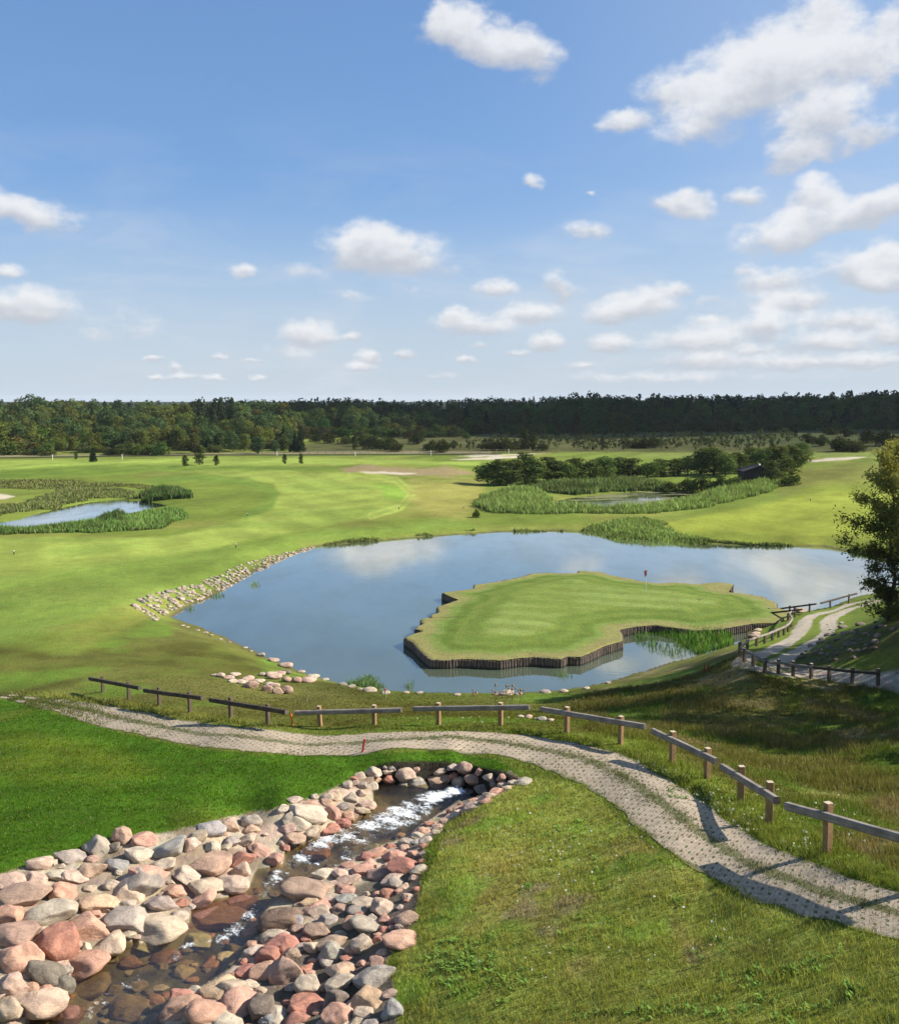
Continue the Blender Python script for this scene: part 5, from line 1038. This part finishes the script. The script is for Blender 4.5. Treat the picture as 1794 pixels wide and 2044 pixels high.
# bushes and trees of the meadows (u, v base, v top, width factor, kind, tint, label)
B1 = [(600,903,850,.9,'cone',1,'tall dark slim conifer left of the round meadow bushes'),(589,902,858,.9,'cone',1,'shorter slim conifer leaning on the tall one in the meadow'),
 (745,896,862,1,'bush',.6,'broad dark bush beside the boundary post in the meadow'),(772,899,864,1,'bush',.6,'biggest round dark bush in the left meadow group'),(793,901,876,1,'bush',.55,'low dark bush right of the biggest round meadow bush'),(708,897,868,1.3,'tall',.6,'upright dark shrub left of the round meadow bushes'),
 (722,890,862,1,'bush',.6,'dark bush behind the upright meadow shrub'),(690,886,862,1,'bush',.55,'dark bush at the wood foot left of the meadow'),(655,884,856,1,'bush',.55,'wide dark bush under the light green strip'),(630,882,860,1,'bush',.55,'dark bush left end of the meadow edge'),
 (832,886,858,1,'bush',.5,'dark bush in the middle of the wood foot'),(862,900,872,.9,'bush',.55,'dark bush left of the pair at the wire fence'),(885,903,868,.9,'bush',.55,'tall dark bush at the wire fence'),(906,894,876,1,'bush',.6,'small dark bush right of the tall fence bush'),(852,896,884,1,'bush',.7,'tiny bush below the dark pair'),
 (985,899,874,1.1,'bush',.5,'round bush at left of the dark meadow clump'),(1008,899,870,1.1,'bush',.5,'second bush of the dark meadow clump'),(1047,898,855,1.6,'tall',.5,'tall dark tree of the meadow clump'),(1063,898,862,1.4,'tall',.5,'dark tree right beside the tall one in the meadow clump'),(1085,899,879,1.1,'bush',.5,'low bush at right of the dark meadow clump'),(1028,898,874,1,'bush',.55,'bush filling the middle of the dark meadow clump'),
 (1258,894,870,1,'bush',.5,'left part bush of the lone meadow thicket'),(1283,894,862,1,'bush',.45,'top bush of the lone meadow thicket'),(1306,894,868,1,'bush',.5,'right part bush of the lone meadow thicket'),(1203,898,873,1.3,'tall',.7,'slim young tree standing alone in the meadow'),(1540,903,876,1.2,'tall',.7,'small tree behind the willow thicket'),
 (1588,872,853,1.3,'tall',.4,'small dark upright tree in the far right meadow'),(1612,884,860,1,'bush',.45,'dark bush before the far right wood'),(1640,890,864,1,'bush',.5,'grey-green bush before the far right wood'),(1672,900,862,1,'bush',.45,'broad dark bush behind the far white flag'),(1700,901,866,1.2,'bush',.45,'pointed dark bush right of the far white flag'),(1655,868,846,1,'bush',.4,'dark bush at the foot of the right wood'),(1690,872,846,1,'bush',.4,'second dark bush at the foot of the right wood'),(1730,884,852,1,'bush',.4,'large dark bush near the edge of the right wood'),(1768,890,850,1,'bush',.4,'dark bush beside the top of the big tree'),
 (240,908,880,1.2,'bush',.9,'sunlit bush left of the cone-shaped tree at the far track'),(275,906,884,1,'bush',1.0,'low sunlit bush on the far left track'),(430,903,880,1,'bush',1.0,'round bush below the left wood edge'),(400,902,884,1,'bush',1.1,'low bush beside the round one below the left wood'),(60,908,892,1.2,'bush',1.1,'low bush left by the far track'),(100,909,890,1.2,'bush',1.1,'rounded bush left of the white post'),(30,908,893,1.2,'bush',1.1,'lowest bush at far left beside the track'),(330,900,878,1.4,'tall',1.2,'light young tree in front of the left wood'),(300,903,882,1.2,'bush',1.1,'light bush beside the young tree at the left wood'),(470,898,868,1.3,'tall',1.1,'light tall shrub at the wood corner'),(510,896,864,1.3,'tall',1.1,'light shrub right of the wood corner'),(545,893,872,1.1,'bush',.9,'bush at the right end of the left wood')]
for (u, vb, vt, wf_, kind, tn, lb) in B1:
    p = hit1(u, vb); h = max(2, height_at(p, u, vt)); wf2 = wf_ * (1.15 if kind == 'bush' else 1)
    if kind == 'bush': wf2 *= 1.1
    plant_tree(p, h, wf2, kind, 'conifer_tree' if kind == 'cone' else 'young_tree' if kind == 'tall' else 'bush', lb, 'tree' if kind != 'bush' else 'bush', 'bushes and trees of the meadows', (tn, tn, tn), False)
for (u, vb, vt, wf_, kind, lb) in ((186,922,892,1.3,'cone','dark bushy sapling on the far left fairway'),(152,917,900,1.1,'tall','faint slim sapling left of the dark one'),(370,931,907,1.5,'tall','small round-topped sapling left of the dense one on the fairway'),(398,928,888,1.5,'tall','dense tall sapling between two small ones on the fairway'),(432,929,908,1.5,'tall','thin forked sapling right of the dense one'),(568,926,905,1.2,'tall','slim sapling in the far middle fairway'),(601,926,904,1.2,'tall','slim sapling right of its twin in the far fairway')):
    p = hit1(u, vb); plant_tree(p, height_at(p, u, vt), wf_, kind, 'sapling', lb, 'young tree', 'saplings on the far fairway', (.75, .8, .8), True)
# willow thicket by the reed pond
TH = [(973,968,922,1.2),(998,969,914,1.0),(1024,968,916,1.1),(1047,966,900,.8),(1068,966,916,1.1),(1095,962,911,1.1),(1122,962,918,1.2),(1150,960,911,1.1),(1178,960,916,1.1),(1206,958,908,1.1),(1232,956,911,1.1),(1262,956,913,1.1),(1292,956,918,1.2),(1318,952,914,1.1),(1345,950,914,1.2),(1372,948,908,1.2),(1400,946,892,.9),(1424,948,892,1),(1448,950,902,1),(1474,945,902,1.1),(1500,934,890,1.1),(1528,936,892,1.1),(1556,952,888,1),(1580,946,886,1),(1598,930,880,.8),(1541,962,918,.9)]
for i, (u, vb, vt, wf_) in enumerate(TH):
    p = hit1(u, vb); kind = 'tall' if i % 3 else 'round'
    lb = ['leftmost willow of the thicket by the reed pond', 'single tall pointed willow above the left thicket'][1 if i == 3 else 0] if i in (0, 3) else 'grey-green willow in the thicket behind the reed pond'
    if i >= 24: lb = ['last willow at the right end of the thicket', 'willow growing right against the dark shed'][i - 24]
    plant_tree(p, height_at(p, u, vt), wf_ * (2.6 if kind == 'tall' else 1.6), kind, 'willow_tree', lb, 'tree', 'willows behind the reed pond', (1.0, 1.1, .95), True)
for (u, vb, vt, wf_, lb) in ((1372,980,950,1.5,'low rounded willow bush at left of the pond-side hedge of bushes'),(1405,981,944,1.5,'broad olive bush on the far bank of the reed pond'),(1440,981,943,1.5,'tallest olive bush on the far bank of the reed pond'),(1470,978,946,1.4,'olive bush left below the dark shed'),(1494,976,954,1.2,'small bush touching the dark shed front'),(1335,981,954,1.3,'small bush at the left end of the far bank bushes'),(1053,977,948,.8,'small dark bush standing alone at the reed bed edge'),(1575,968,936,1.2,'bush on the right side of the dark shed'),(950,1033,1012,.7,'tiny dry brown bush at the left tip of the reed bed')):
    p = hit1(u, vb); plant_tree(p, height_at(p, u, vt), wf_, 'bush', 'bush', lb, 'bush', 'bushes round the reed pond', (.85, .95, .8) if vt > 1000 or u > 1330 else (.6, .7, .7), True)
# low scrub on the meadow
scr = Leafy(); MW = [tuple(p[:2]) for p in hit([1000, 1250, 1560, 1600, 1500, 1300, 1000, 900], [866, 852, 851, 880, 898, 897, 900, 900])]
lo, hi = np.array(MW).min(0), np.array(MW).max(0); k = 0
while k < 900:
    x, y = rs.uniform(lo[0], hi[0]), rs.uniform(lo[1], hi[1])
    if poly_sdf(np.array([x]), np.array([y]), MW)[0] > 0 or rnd.random() > vnoise(np.array([x]), np.array([y]), 45, 8)[0] * 1.3: continue
    k += 1; h = rnd.uniform(1.2, 3.2); z = float(gz(x, y)); scr.lumps([(np.array([x + rnd.uniform(-.6, .6), y, z + h * .35 + j * h * .25]), np.array([h * .3, h * .3, h * .36])) for j in range(2)], 16 / h ** 2 * 8, .32, (.045, .058, .024), .35)
stuff('meadow_scrub', scr.mesh('meadow_scrub'))

# ------------------------------------------------------------------ the big tree at the right edge
def limb_tree(seed, H_, spread, leaf, col_lo, col_hi, nleaf, lean=(0, 0), z_min=.08):
    r_ = np.random.RandomState(seed); wd = Leafy(); lf = Leafy(); tips = []
    pts_ = [np.array([0, 0, -.4])]
    for i in range(1, 9): pts_.append(np.array([lean[0] * (i / 8) ** 1.3 + r_.normal() * .12, lean[1] * i / 8 + r_.normal() * .12, H_ * .93 * i / 8]))
    rad = lambda f: .11 * (H_ / 10) * (1 - f) ** .8 + .012
    for i in range(8): wd.tube(pts_[i], pts_[i + 1], rad(i / 8), rad((i + 1) / 8), k=8)
    for i in range(46):
        f = z_min + (1 - z_min) * (i + .5) / 46; b0 = pts_[int(f * 8)] + (pts_[min(8, int(f * 8) + 1)] - pts_[int(f * 8)]) * (f * 8 - int(f * 8))
        a = i * 2.4 + r_.uniform(-.5, .5); L = spread * (math.sin(math.pi * min(1, .18 + .75 * f)) ** .8) * r_.uniform(.6, 1.15); up_ = r_.uniform(-.05, .6) + f * .5
        d = np.array([math.cos(a), math.sin(a), up_]); d /= np.linalg.norm(d); cur = b0; rr_ = rad(f) * .5
        for s_ in range(4):
            d2 = d + r_.normal(size=3) * .22; d2[2] -= .05 * s_; d2 /= np.linalg.norm(d2); nx = cur + d2 * L / 4; wd.tube(cur, nx, rr_, rr_ * .68, k=5)
            for q_ in range(3):
                e = d2 + r_.normal(size=3) * .75; e /= np.linalg.norm(e); tip = nx + e * L * r_.uniform(.12, .3); wd.tube(nx, tip, rr_ * .35, .006, k=4); tips.append((nx, tip, f))
            cur = nx; rr_ *= .68
    per = max(3, nleaf // len(tips))
    for (a_, b_, f) in tips:
        if r_.rand() < .12 + .25 * (f > .72): continue
        k_ = int(per * r_.uniform(.5, 1.5)); C = a_ + (b_ - a_) * r_.uniform(.2, 1.2, (k_, 1)) + r_.normal(size=(k_, 3)) * leaf * 1.9
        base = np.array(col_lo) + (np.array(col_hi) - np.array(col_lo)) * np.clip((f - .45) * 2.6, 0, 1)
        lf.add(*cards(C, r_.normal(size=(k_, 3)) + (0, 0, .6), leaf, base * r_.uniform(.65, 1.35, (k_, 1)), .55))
    return wd.mesh('trunk'), lf.mesh('crown')
bt = hit1(1772, 1240)
big = thing('broadleaf_tree', 'bushy tree with a thin yellow-green top, at the right edge above the gravel track', 'tree', bt)
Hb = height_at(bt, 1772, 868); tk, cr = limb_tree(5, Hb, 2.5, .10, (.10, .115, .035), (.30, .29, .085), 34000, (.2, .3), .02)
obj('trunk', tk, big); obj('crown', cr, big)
for i, (x, y, h, sp_) in enumerate(((32.5, 57, 11, 4.2), (34, 50, 15, 5), (39, 62, 13, 4.4), (30.5, 39, 13, 4.6), (35, 44.5, 16, 5.2), (27, 33, 8.5, 3.2))):
    p = Vector((x, y, float(gz(x, y)))); o_ = thing('broadleaf_tree', ['leafy tree behind the big tree at the right edge', 'tree to the right of the shaded mound', 'tall tree beyond the right edge near the pond', 'leafy tree shading the gully beside the rail fence', 'tall leafy tree above the gravel track', 'low leafy tree nearest to the gully'][i], 'tree', p)
    tk, cr = limb_tree(20 + i, h, sp_, .24, (.055, .065, .022), (.09, .10, .03), 6500, (.4, 0)); obj('trunk', tk, o_); obj('crown', cr, o_)

# ------------------------------------------------------------------ grass, reeds and weeds
M_BL, t, b = material('blades'); t.n.remove(b)
at = t.new('ShaderNodeAttribute', attribute_name='col').outputs[0]; gn = t.new('ShaderNodeNewGeometry').outputs['Normal']
nm = t.vmath('NORMALIZE', t.vmath('ADD', t.vmath('SCALE', gn, .45), (0, 0, .9)))
df = t.new('ShaderNodeBsdfDiffuse'); tr = t.new('ShaderNodeBsdfTranslucent'); mx = t.new('ShaderNodeMixShader'); mx.inputs[0].default_value = .28
t.put(df.inputs[0], at); t.put(df.inputs['Normal'], nm); t.put(tr.inputs[0], t.mix(1, at, (1.1, 1.1, .6), 'MULTIPLY')); t.l.new(df.outputs[0], mx.inputs[1]); t.l.new(tr.outputs[0], mx.inputs[2]); t.l.new(mx.outputs[0], t.n['Material Output'].inputs[0])
def blade_mesh(name, P, h, wd, col, lean=.35, bend=False, tipcol=1.15):
    k = len(P); a = rs.uniform(0, 6.28, k); s_ = np.stack([np.cos(a), np.sin(a), np.zeros(k)], 1) * (np.asarray(wd) / 2)[:, None]
    b_ = rs.uniform(0, 6.28, k); L = rs.uniform(.2, 1, k) * lean * h; t_ = np.stack([np.cos(b_) * L, np.sin(b_) * L, h * rs.uniform(.8, 1.1, k)], 1)
    if not bend:
        V = np.stack([P - s_, P + s_, P + t_], 1).reshape(-1, 3); Fq = [np.arange(3 * k).reshape(k, 3)]; C = np.stack([col * .8, col * .8, col * tipcol], 1).reshape(-1, 3)
    else:
        m_ = P + t_ * np.array([.3, .3, .6]); V = np.stack([P - s_, P + s_, m_ + s_ * .8, m_ - s_ * .8, P + t_], 1).reshape(-1, 3); i0 = np.arange(k) * 5
        Fq = [np.stack([i0, i0 + 1, i0 + 2, i0 + 3], 1), np.stack([i0 + 3, i0 + 2, i0 + 4], 1)]; C = np.stack([col * .8, col * .8, col, col, col * tipcol], 1).reshape(-1, 3)
    return mesh_np(name, V, Fq, [M_BL], np.clip(C, 0, 1))
PW = PATH_WORLD[::4] if len(PATH_WORLD) % 4 == 0 else PATH_WORLD[::5]
# lawn
k = 230000; r0, r1 = 10.5, 58.; rr_ = r0 * (r1 / r0) ** rs.uniform(0, 1, k); aa = rs.uniform(R(-27), R(27), k); x, y = rr_ * np.sin(aa), rr_ * np.cos(aa); z = gz(x, y)
u_, v_ = project(x, y, z)
dP = poly_sdf(x, y, PW); ok = (dP > -.30 * (vnoise(x, y, .55, 23, 3) - .38)) & (u_ > -40) & (u_ < 1840) & (v_ < 2090) & (v_ > 1240) & (z > .12)
bedm = poly_sdf(u_, v_, BED_PX); ok &= (bedm > 1 - 6 * rs.uniform(0, 1, k) ** 2)
x, y, z, u_, v_, rr_, dP, bedm = (q[ok] for q in (x, y, z, u_, v_, rr_, dP, bedm))
bk = (1 - sstep(-8, 8, poly_sdf(u_, v_, [(1120,1405),(1300,1340),(1470,1300),(1520,1352),(1794,1372),(1900,1380),(1900,1770),(1794,1760),(1560,1650),(1420,1575),(1300,1500),(1180,1462)])))
strip = (1 - sstep(.2, 1.1, dP)) * (v_ < np.interp(u_, [0, 500, 900, 1150, 1240, 1345, 1470, 1543, 1794], [1385, 1452, 1460, 1483, 1505, 1565, 1652, 1693, 1782]))
leftl = (1 - sstep(-6, 6, poly_sdf(u_, v_, [(-900,1400),(20,1396),(240,1462),(500,1505),(760,1502),(900,1500),(1000,1520),(860,1640),(500,1700),(0,1800),(-900,1900)])))
rightl = (v_ > 1500) & (bk < .5) & (leftl < .5) & (strip < .3)
hh = .05 + .075 * bk * rs.uniform(.3, 2.4, len(x)) + .13 * strip * rs.uniform(.3, 1.6, len(x)) + .035 * rightl * rs.uniform(0, 2, len(x)) + .012 * leftl
tuft = vnoise(x, y, .5, 13, 2); hh *= (.6 + .9 * tuft) * (1 + bk * (2.2 * (vnoise(x, y, 2.1, 19, 3) - .5)))
keep = rs.uniform(0, 1, len(x)) < np.where((v_ < 1400) & (bk < .4), .5, 1.0)
x, y, z, hh, rr_, tuft = (q[keep] for q in (x, y, z, hh, rr_, tuft))
P = np.repeat(np.stack([x, y, z - .01], 1), 3, 0); P[:, :2] += rs.normal(size=(len(P), 2)) * .05
hh = np.repeat(hh, 3); wd = np.repeat(rr_, 3) * .00062 * rs.uniform(.7, 1.5, len(P))
gc = gcol_at(P[:, 0], P[:, 1]) * rs.uniform(.9, 1.75, (len(P), 1)) * np.stack([rs.uniform(.85, 1.3, len(P)), np.ones(len(P)), rs.uniform(.7, 1.2, len(P))], 1)
dryb = rs.uniform(0, 1, len(P)) < np.where(hh > .16, .13, .05); gc[dryb] = np.array([.30, .25, .13]) * rs.uniform(.7, 1.2, (dryb.sum(), 1))
stuff('grass', blade_mesh('grass', P, hh * 1.05, wd, gc, .7))
# tufts in the paver holes and along the middle of the path
pc_, ph, pcol, pw = [], [], [], []
rows_ = int(along[-1] / .24)
for i in range(rows_):
    for j in range(10):
        uu, vv_ = ((j + .5 + (i % 2) * .5) * .22, (i + .5) * .24)
        if uu > 2.18: continue
        fj = np.interp(vv_, along, np.arange(260)); a = int(fj); fr = fj - a; a2 = min(a + 1, 259); c = uu / 2.2 * 14; c0 = int(c); fc = c - c0
        def at_(A_): return (A_[a, c0] * (1 - fc) + A_[a, min(c0 + 1, 14)] * fc) * (1 - fr) + (A_[a2, c0] * (1 - fc) + A_[a2, min(c0 + 1, 14)] * fc) * fr
        xy = at_(PX); zz_ = at_(PZ); px_, py_ = project(xy[0], xy[1], zz_)
        if not (-30 < px_ < 1830): continue
        pat = vnoise(np.array([xy[0]]), np.array([xy[1]]), 1.1, 5, 2)[0]
        mid_ = math.exp(-((uu - 1.05) / .27) ** 2) * np.interp(px_, [0, 150, 350, 700, 850, 1000], [1, .9, .35, .25, .75, 1]) * (.35 + 1.1 * pat); edge_ = max(0, 1 - min(uu, 2.2 - uu) / .3) * (pat > .42)
        den = max(.16 * (pat > .45), .8 * float(np.interp(px_, [60, 260], [1, 0])) * (pat > .35), mid_, edge_ * .8)
        n_ = int(den * rnd.uniform(14, 60))
        for q_ in range(n_):
            pc_.append((xy[0] + rnd.gauss(0, .055 + .05 * (den > .5)), xy[1] + rnd.gauss(0, .06 + .05 * (den > .5)), zz_ - .005)); ph.append(rnd.uniform(.03, .06) + .05 * den * rnd.random()); pcol.append(np.array([.095, .125, .03]) * rnd.uniform(.6, 1.5) if rnd.random() > .15 else np.array([.26, .21, .10])); pw.append(math.hypot(*xy) * .0007 * rnd.uniform(.7, 1.5))
stuff('path_grass', blade_mesh('path_grass', np.array(pc_), np.array(ph), np.array(pw), np.array(pcol), .9))
# reeds and rushes
def sample_poly(poly, n):
    Pw = np.array(poly); lo, hi = Pw.min(0), Pw.max(0); out = []; c_ = 0
    while c_ < n:
        q = rs.uniform(lo, hi, (n * 3, 2)); q = q[poly_sdf(q[:, 0], q[:, 1], poly) < 0]; out.append(q); c_ += len(q)
        if len(q) == 0: break
    return np.concatenate(out)[:n]
def reeds(name, px, n, h0, h1, col, lev=None, w_=.0009, lean=.42, clump=0, dry=.1):
    poly = [tuple(p[:2]) for p in hit(*zip(*px))] if lev is None else wpoly(px, lev)
    q = sample_poly(poly, n)
    q = q[-poly_sdf(q[:, 0], q[:, 1], poly) > (vnoise(q[:, 0], q[:, 1], 2.6, 15, 3) - .3) * (3.2 if n > 3000 else .6)]
    if clump: q = q[vnoise(q[:, 0], q[:, 1], clump, 5) > .42]
    tp = min(3.5, .8 * float(np.percentile(-poly_sdf(q[:, 0], q[:, 1], poly), 90)))
    n = len(q); z = gz(q[:, 0], q[:, 1]); z = np.maximum(z, (lev or 0) - .3) - .05; h = rs.uniform(h0, h1, n) * (.55 + .8 * vnoise(q[:, 0], q[:, 1], 3, 6)) * (.6 + .4 * sstep(0, tp, -poly_sdf(q[:, 0], q[:, 1], poly) - .45 * tp * vnoise(q[:, 0], q[:, 1], 2, 8)))
    c = np.array(col) * rs.uniform(.7, 1.4, (n, 1)) * (.55 + .9 * vnoise(q[:, 0], q[:, 1], 5, 9))[:, None]; d_ = rs.uniform(0, 1, n) < dry; c[d_] = np.array([.27, .23, .11]) * rs.uniform(.6, 1.2, (d_.sum(), 1))
    return stuff(name, blade_mesh(name, np.c_[q, z], h, np.hypot(q[:, 0], q[:, 1]) * w_ * rs.uniform(.6, 1.4, n), c, lean, True))
RG = (.22, .31, .085)
reeds('reeds', [(945,1003),(1000,986),(1060,980),(1090,986),(1110,1001),(1095,1011),(1120,1019),(1187,1022),(1276,1017),(1330,1010),(1372,1002),(1400,991),(1440,986),(1500,976),(1556,980),(1550,996),(1480,1013),(1400,1026),(1300,1034),(1150,1034),(1050,1033),(970,1031),(940,1018)], 26000, 1.1, 2.0, RG, .2)
reeds('cattails', [(1030,985),(1100,972),(1160,968),(1270,968),(1330,972),(1340,983),(1280,981),(1200,987),(1147,992),(1090,986)], 9000, 1.5, 2.4, (.115, .165, .05), .3, .0012)
reeds('reeds', [(1105,1064),(1170,1058),(1205,1052),(1235,1046),(1290,1045),(1335,1056),(1350,1068),(1430,1083),(1425,1089),(1345,1085),(1300,1081),(1215,1077),(1180,1064)], 9500, .4, 1.0, RG, .1)
reeds('reeds', [(-90,1064),(60,1061),(190,1045),(250,1033),(340,1021),(375,1026),(380,1040),(330,1060),(200,1071),(0,1075),(-90,1076)], 17000, .8, 1.4, (.15, .25, .06), .4)
reeds('cattails', [(190,1046),(215,1038),(250,1034),(258,1044),(240,1052),(195,1056)], 2600, 1.4, 2.0, (.06, .11, .03), .4, .0012)
reeds('cattails', [(276,1003),(385,998),(392,988),(340,986),(280,990)], 5000, 1.6, 2.3, (.08, .14, .04), .5, .0012)
reeds('rushes', [(-90,1046),(0,1034),(60,1022),(120,1014),(180,998),(240,994),(275,998),(275,982),(200,974),(120,978),(70,998),(30,1012),(-90,1018)], 15000, .6, 1.15, (.16, .20, .06), .5, .0011, dry=.22)
reeds('sedge', [(-90,972),(60,978),(110,976),(250,972),(350,986),(390,985),(300,968),(150,958),(-90,958)], 9000, .3, .7, (.15, .18, .05), None, .001, dry=.25)
reeds('sedge', [(620,1094),(700,1086),(900,1069),(1000,1063),(1180,1063),(1180,1055),(1000,1056),(880,1061),(690,1078),(615,1088)], 4200, .3, .7, (.21, .25, .08), None, .001, clump=7)
reeds('sedge', [(1345,1083),(1500,1091),(1640,1092),(1700,1104),(1760,1118),(1760,1106),(1700,1095),(1640,1086),(1500,1086),(1345,1077)], 3000, .3, .75, (.20, .26, .07), None, .001, clump=7)
reeds('reeds', [(1268,1262),(1330,1260),(1400,1261),(1480,1241),(1508,1244),(1492,1268),(1472,1287),(1400,1308),(1372,1300),(1310,1272)], 5200, .7, 1.25, (.10, .21, .035), 0, .0009)
reeds('rushes', [(1240,1268),(1275,1262),(1330,1280),(1390,1306),(1345,1318),(1290,1300)], 420, .5, 1.0, (.09, .17, .05), 0, .0009)
reeds('pond_reeds', [(688,1372),(700,1352),(735,1342),(765,1352),(776,1376),(740,1384)], 1500, .4, .95, (.115, .20, .07), 0, .0009, .6)
for px in ([(805,1368),(830,1362),(828,1378),(808,1378)], [(496,1168),(518,1160),(520,1172),(500,1176)], [(415,1192),(450,1182),(452,1190),(424,1200)], [(366,1216),(390,1206),(396,1218),(372,1226)], [(1090,1340),(1130,1336),(1150,1352),(1100,1360)]): reeds('pond_reeds', px, 110, .4, .9, (.12, .19, .06), 0, .0009, .5)
# weeds with broad leaves
wv_, wc_, wn = [], [], 0
WEED = [(930,1930,80,55,110),(1010,1960,40,40,16),(1150,1880,60,30,10),(870,1700,30,20,5),(1050,1770,40,14,4),(1580,1940,70,14,14),(1640,1920,40,20,6),(1480,1955,60,30,8),(1520,2020,200,25,26),(1250,2020,160,20,20),(1350,1800,30,10,3),(1420,1900,60,30,6),(1560,1690,40,16,8),(1690,1715,30,14,4),(1450,1620,30,16,10),(1370,1590,40,14,6),(1700,1990,80,40,10),(1100,1660,80,30,6),(1180,1740,60,30,6)]
WL = Leafy()
for (u, v, su_, sv_, n_) in WEED:
    for i in range(n_):
        p = hit1(u + rnd.gauss(0, su_ * .5), v + rnd.gauss(0, sv_ * .5)); g_ = np.array([.16, .27, .055]) * rnd.uniform(.7, 1.3)
        for j in range(rnd.randint(6, 12)):
            a = rnd.uniform(0, 6.28); L = rnd.uniform(.06, .15); upz = rnd.uniform(.25, 1.1); d = np.array([math.cos(a), math.sin(a), upz]); d /= np.linalg.norm(d); s_ = np.array([-math.sin(a), math.cos(a), 0]) * L * .2; b0 = np.array(p) + np.array([rnd.gauss(0, .04), rnd.gauss(0, .04), 0])
            V = np.array([b0, b0 + d * L * .5 + s_, b0 + d * L + (0, 0, -.15 * L), b0 + d * L * .5 - s_]); WL.add(V, np.array([[0, 1, 2, 3]]), np.tile(g_ * rnd.uniform(.8, 1.25), (4, 1)))
o_ = stuff('weeds', WL.mesh('weeds', M_BL))
FL = Leafy()
for (u, v, su_, sv_, n_) in ((1420,1600,60,26,60),(1480,1650,50,20,34),(1130,1700,160,110,80),(900,1660,60,20,10),(1300,1540,60,20,14),(960,1440,120,8,14),(1660,1650,90,50,40),(1250,1900,250,80,26),(1600,1690,60,20,20)):
    for i in range(n_):
        p = np.array(hit1(u + rnd.gauss(0, su_ * .5), v + rnd.gauss(0, sv_ * .5))); s_ = rnd.uniform(.008, .016) * (1 + p[1] / 30); FL.lumps([(p + (0, 0, rnd.uniform(.05, .14)), np.array([s_] * 3))], 5 / s_ ** 2, s_ * .8, (.62, .64, .55), .1)
stuff('clover_flowers', FL.mesh('clover_flowers', M_BL))
# dry thistles standing before the water
M_DRY = simple('dry_stem', (.26, .17, .09), .9, .3, 10, 0)
for i, (u, v, vt, lb) in enumerate(((949,1405,1383,'low pale dry plant left of the brown seed heads'),(988,1412,1368,'tall dry plant with a brown seed head above the barrier'),(1010,1414,1370,'pale thin dry plant beside the tall brown seed head'),(1022,1412,1369,'dry plant with a reddish seed head, rightmost of the tall ones'),(1038,1413,1378,'short dry plant with small heads at the end of the group'))):
    p = hit1(u, v); h = max(.5, height_at(p, u, vt)); th_ = thing('dry_thistle', lb, 'plant', p, 'dry plants before the pond'); mb = MB(); hd = MB()
    mb.tube((0, 0, -.1), (.02, 0, h), .014, .009, 5)
    for j in range(5 + i):
        z0 = h * rnd.uniform(.35, .8); a = rnd.uniform(0, 6.28); e = Vector((math.cos(a) * .18, math.sin(a) * .18, z0 + rnd.uniform(.15, .3))); mb.tube((.01, 0, z0), e, .009, .006, 4)
        if rnd.random() < .7: h2 = MB(); h2.tube(e - Vector((0, 0, .03)), e + Vector((0, 0, .03)), .03, .045, 7); h2.tube(e + Vector((0, 0, .03)), e + Vector((0, 0, .08)), .045, .015, 7); obj('seed_head', h2.mesh('seed_head', [M_DRY]), th_)
    hd.tube((.02, 0, h - .05), (.02, 0, h + .02), .04, .065, 8); hd.tube((.02, 0, h + .02), (.02, 0, h + .1), .065, .02, 8)
    obj('stem', mb.mesh('stem', [M_STAKE if i in (0, 2) else M_DRY]), th_); obj('seed_head', hd.mesh('seed_head', [M_DRY]), th_)

# ------------------------------------------------------------------ the cloud off to the right that keeps the far wood in shade
bm = bmesh.new()
for i in range(30):
    a = rnd.uniform(0, 6.28); q_ = rnd.uniform(0, 1) ** .6; c = Vector((math.cos(a) * q_ * 250, math.sin(a) * q_ * 115, rnd.uniform(-10, 40))); r_ = rnd.uniform(45, 85)
    m_ = Matrix.Translation(c) @ Matrix.Diagonal((r_, r_ * .8, r_ * .5, 1)); bmesh.ops.create_icosphere(bm, subdivisions=3, radius=1, matrix=m_)
me = bpy.data.meshes.new('cloud'); bm.to_mesh(me); bm.free(); me.polygons.foreach_set('use_smooth', [True] * len(me.polygons)); me.materials.append(simple('cloud_white', (.85, .86, .88), 1, .05, .02, 0))
structure('cloud', me).location = (190 + 549 * 1.0, 560 + 48, 400)

# ------------------------------------------------------------------ thin summer haze
bm = bmesh.new(); bmesh.ops.create_cube(bm, size=1); me = bpy.data.meshes.new('haze'); bm.to_mesh(me); bm.free()
mh = bpy.data.materials.new('haze'); mh.use_nodes = True; nt = mh.node_tree; nt.nodes.remove(nt.nodes['Principled BSDF'])
pv_ = nt.nodes.new('ShaderNodeVolumePrincipled'); pv_.inputs['Color'].default_value = (.82, .9, 1, 1); pv_.inputs['Density'].default_value = .00005; nt.links.new(pv_.outputs[0], nt.nodes['Material Output'].inputs['Volume'])
me.materials.append(mh); hz = stuff('haze', me); hz.scale = (18600, 18600, 62); hz.location = (0, 0, 62 / 2 - 3.5)
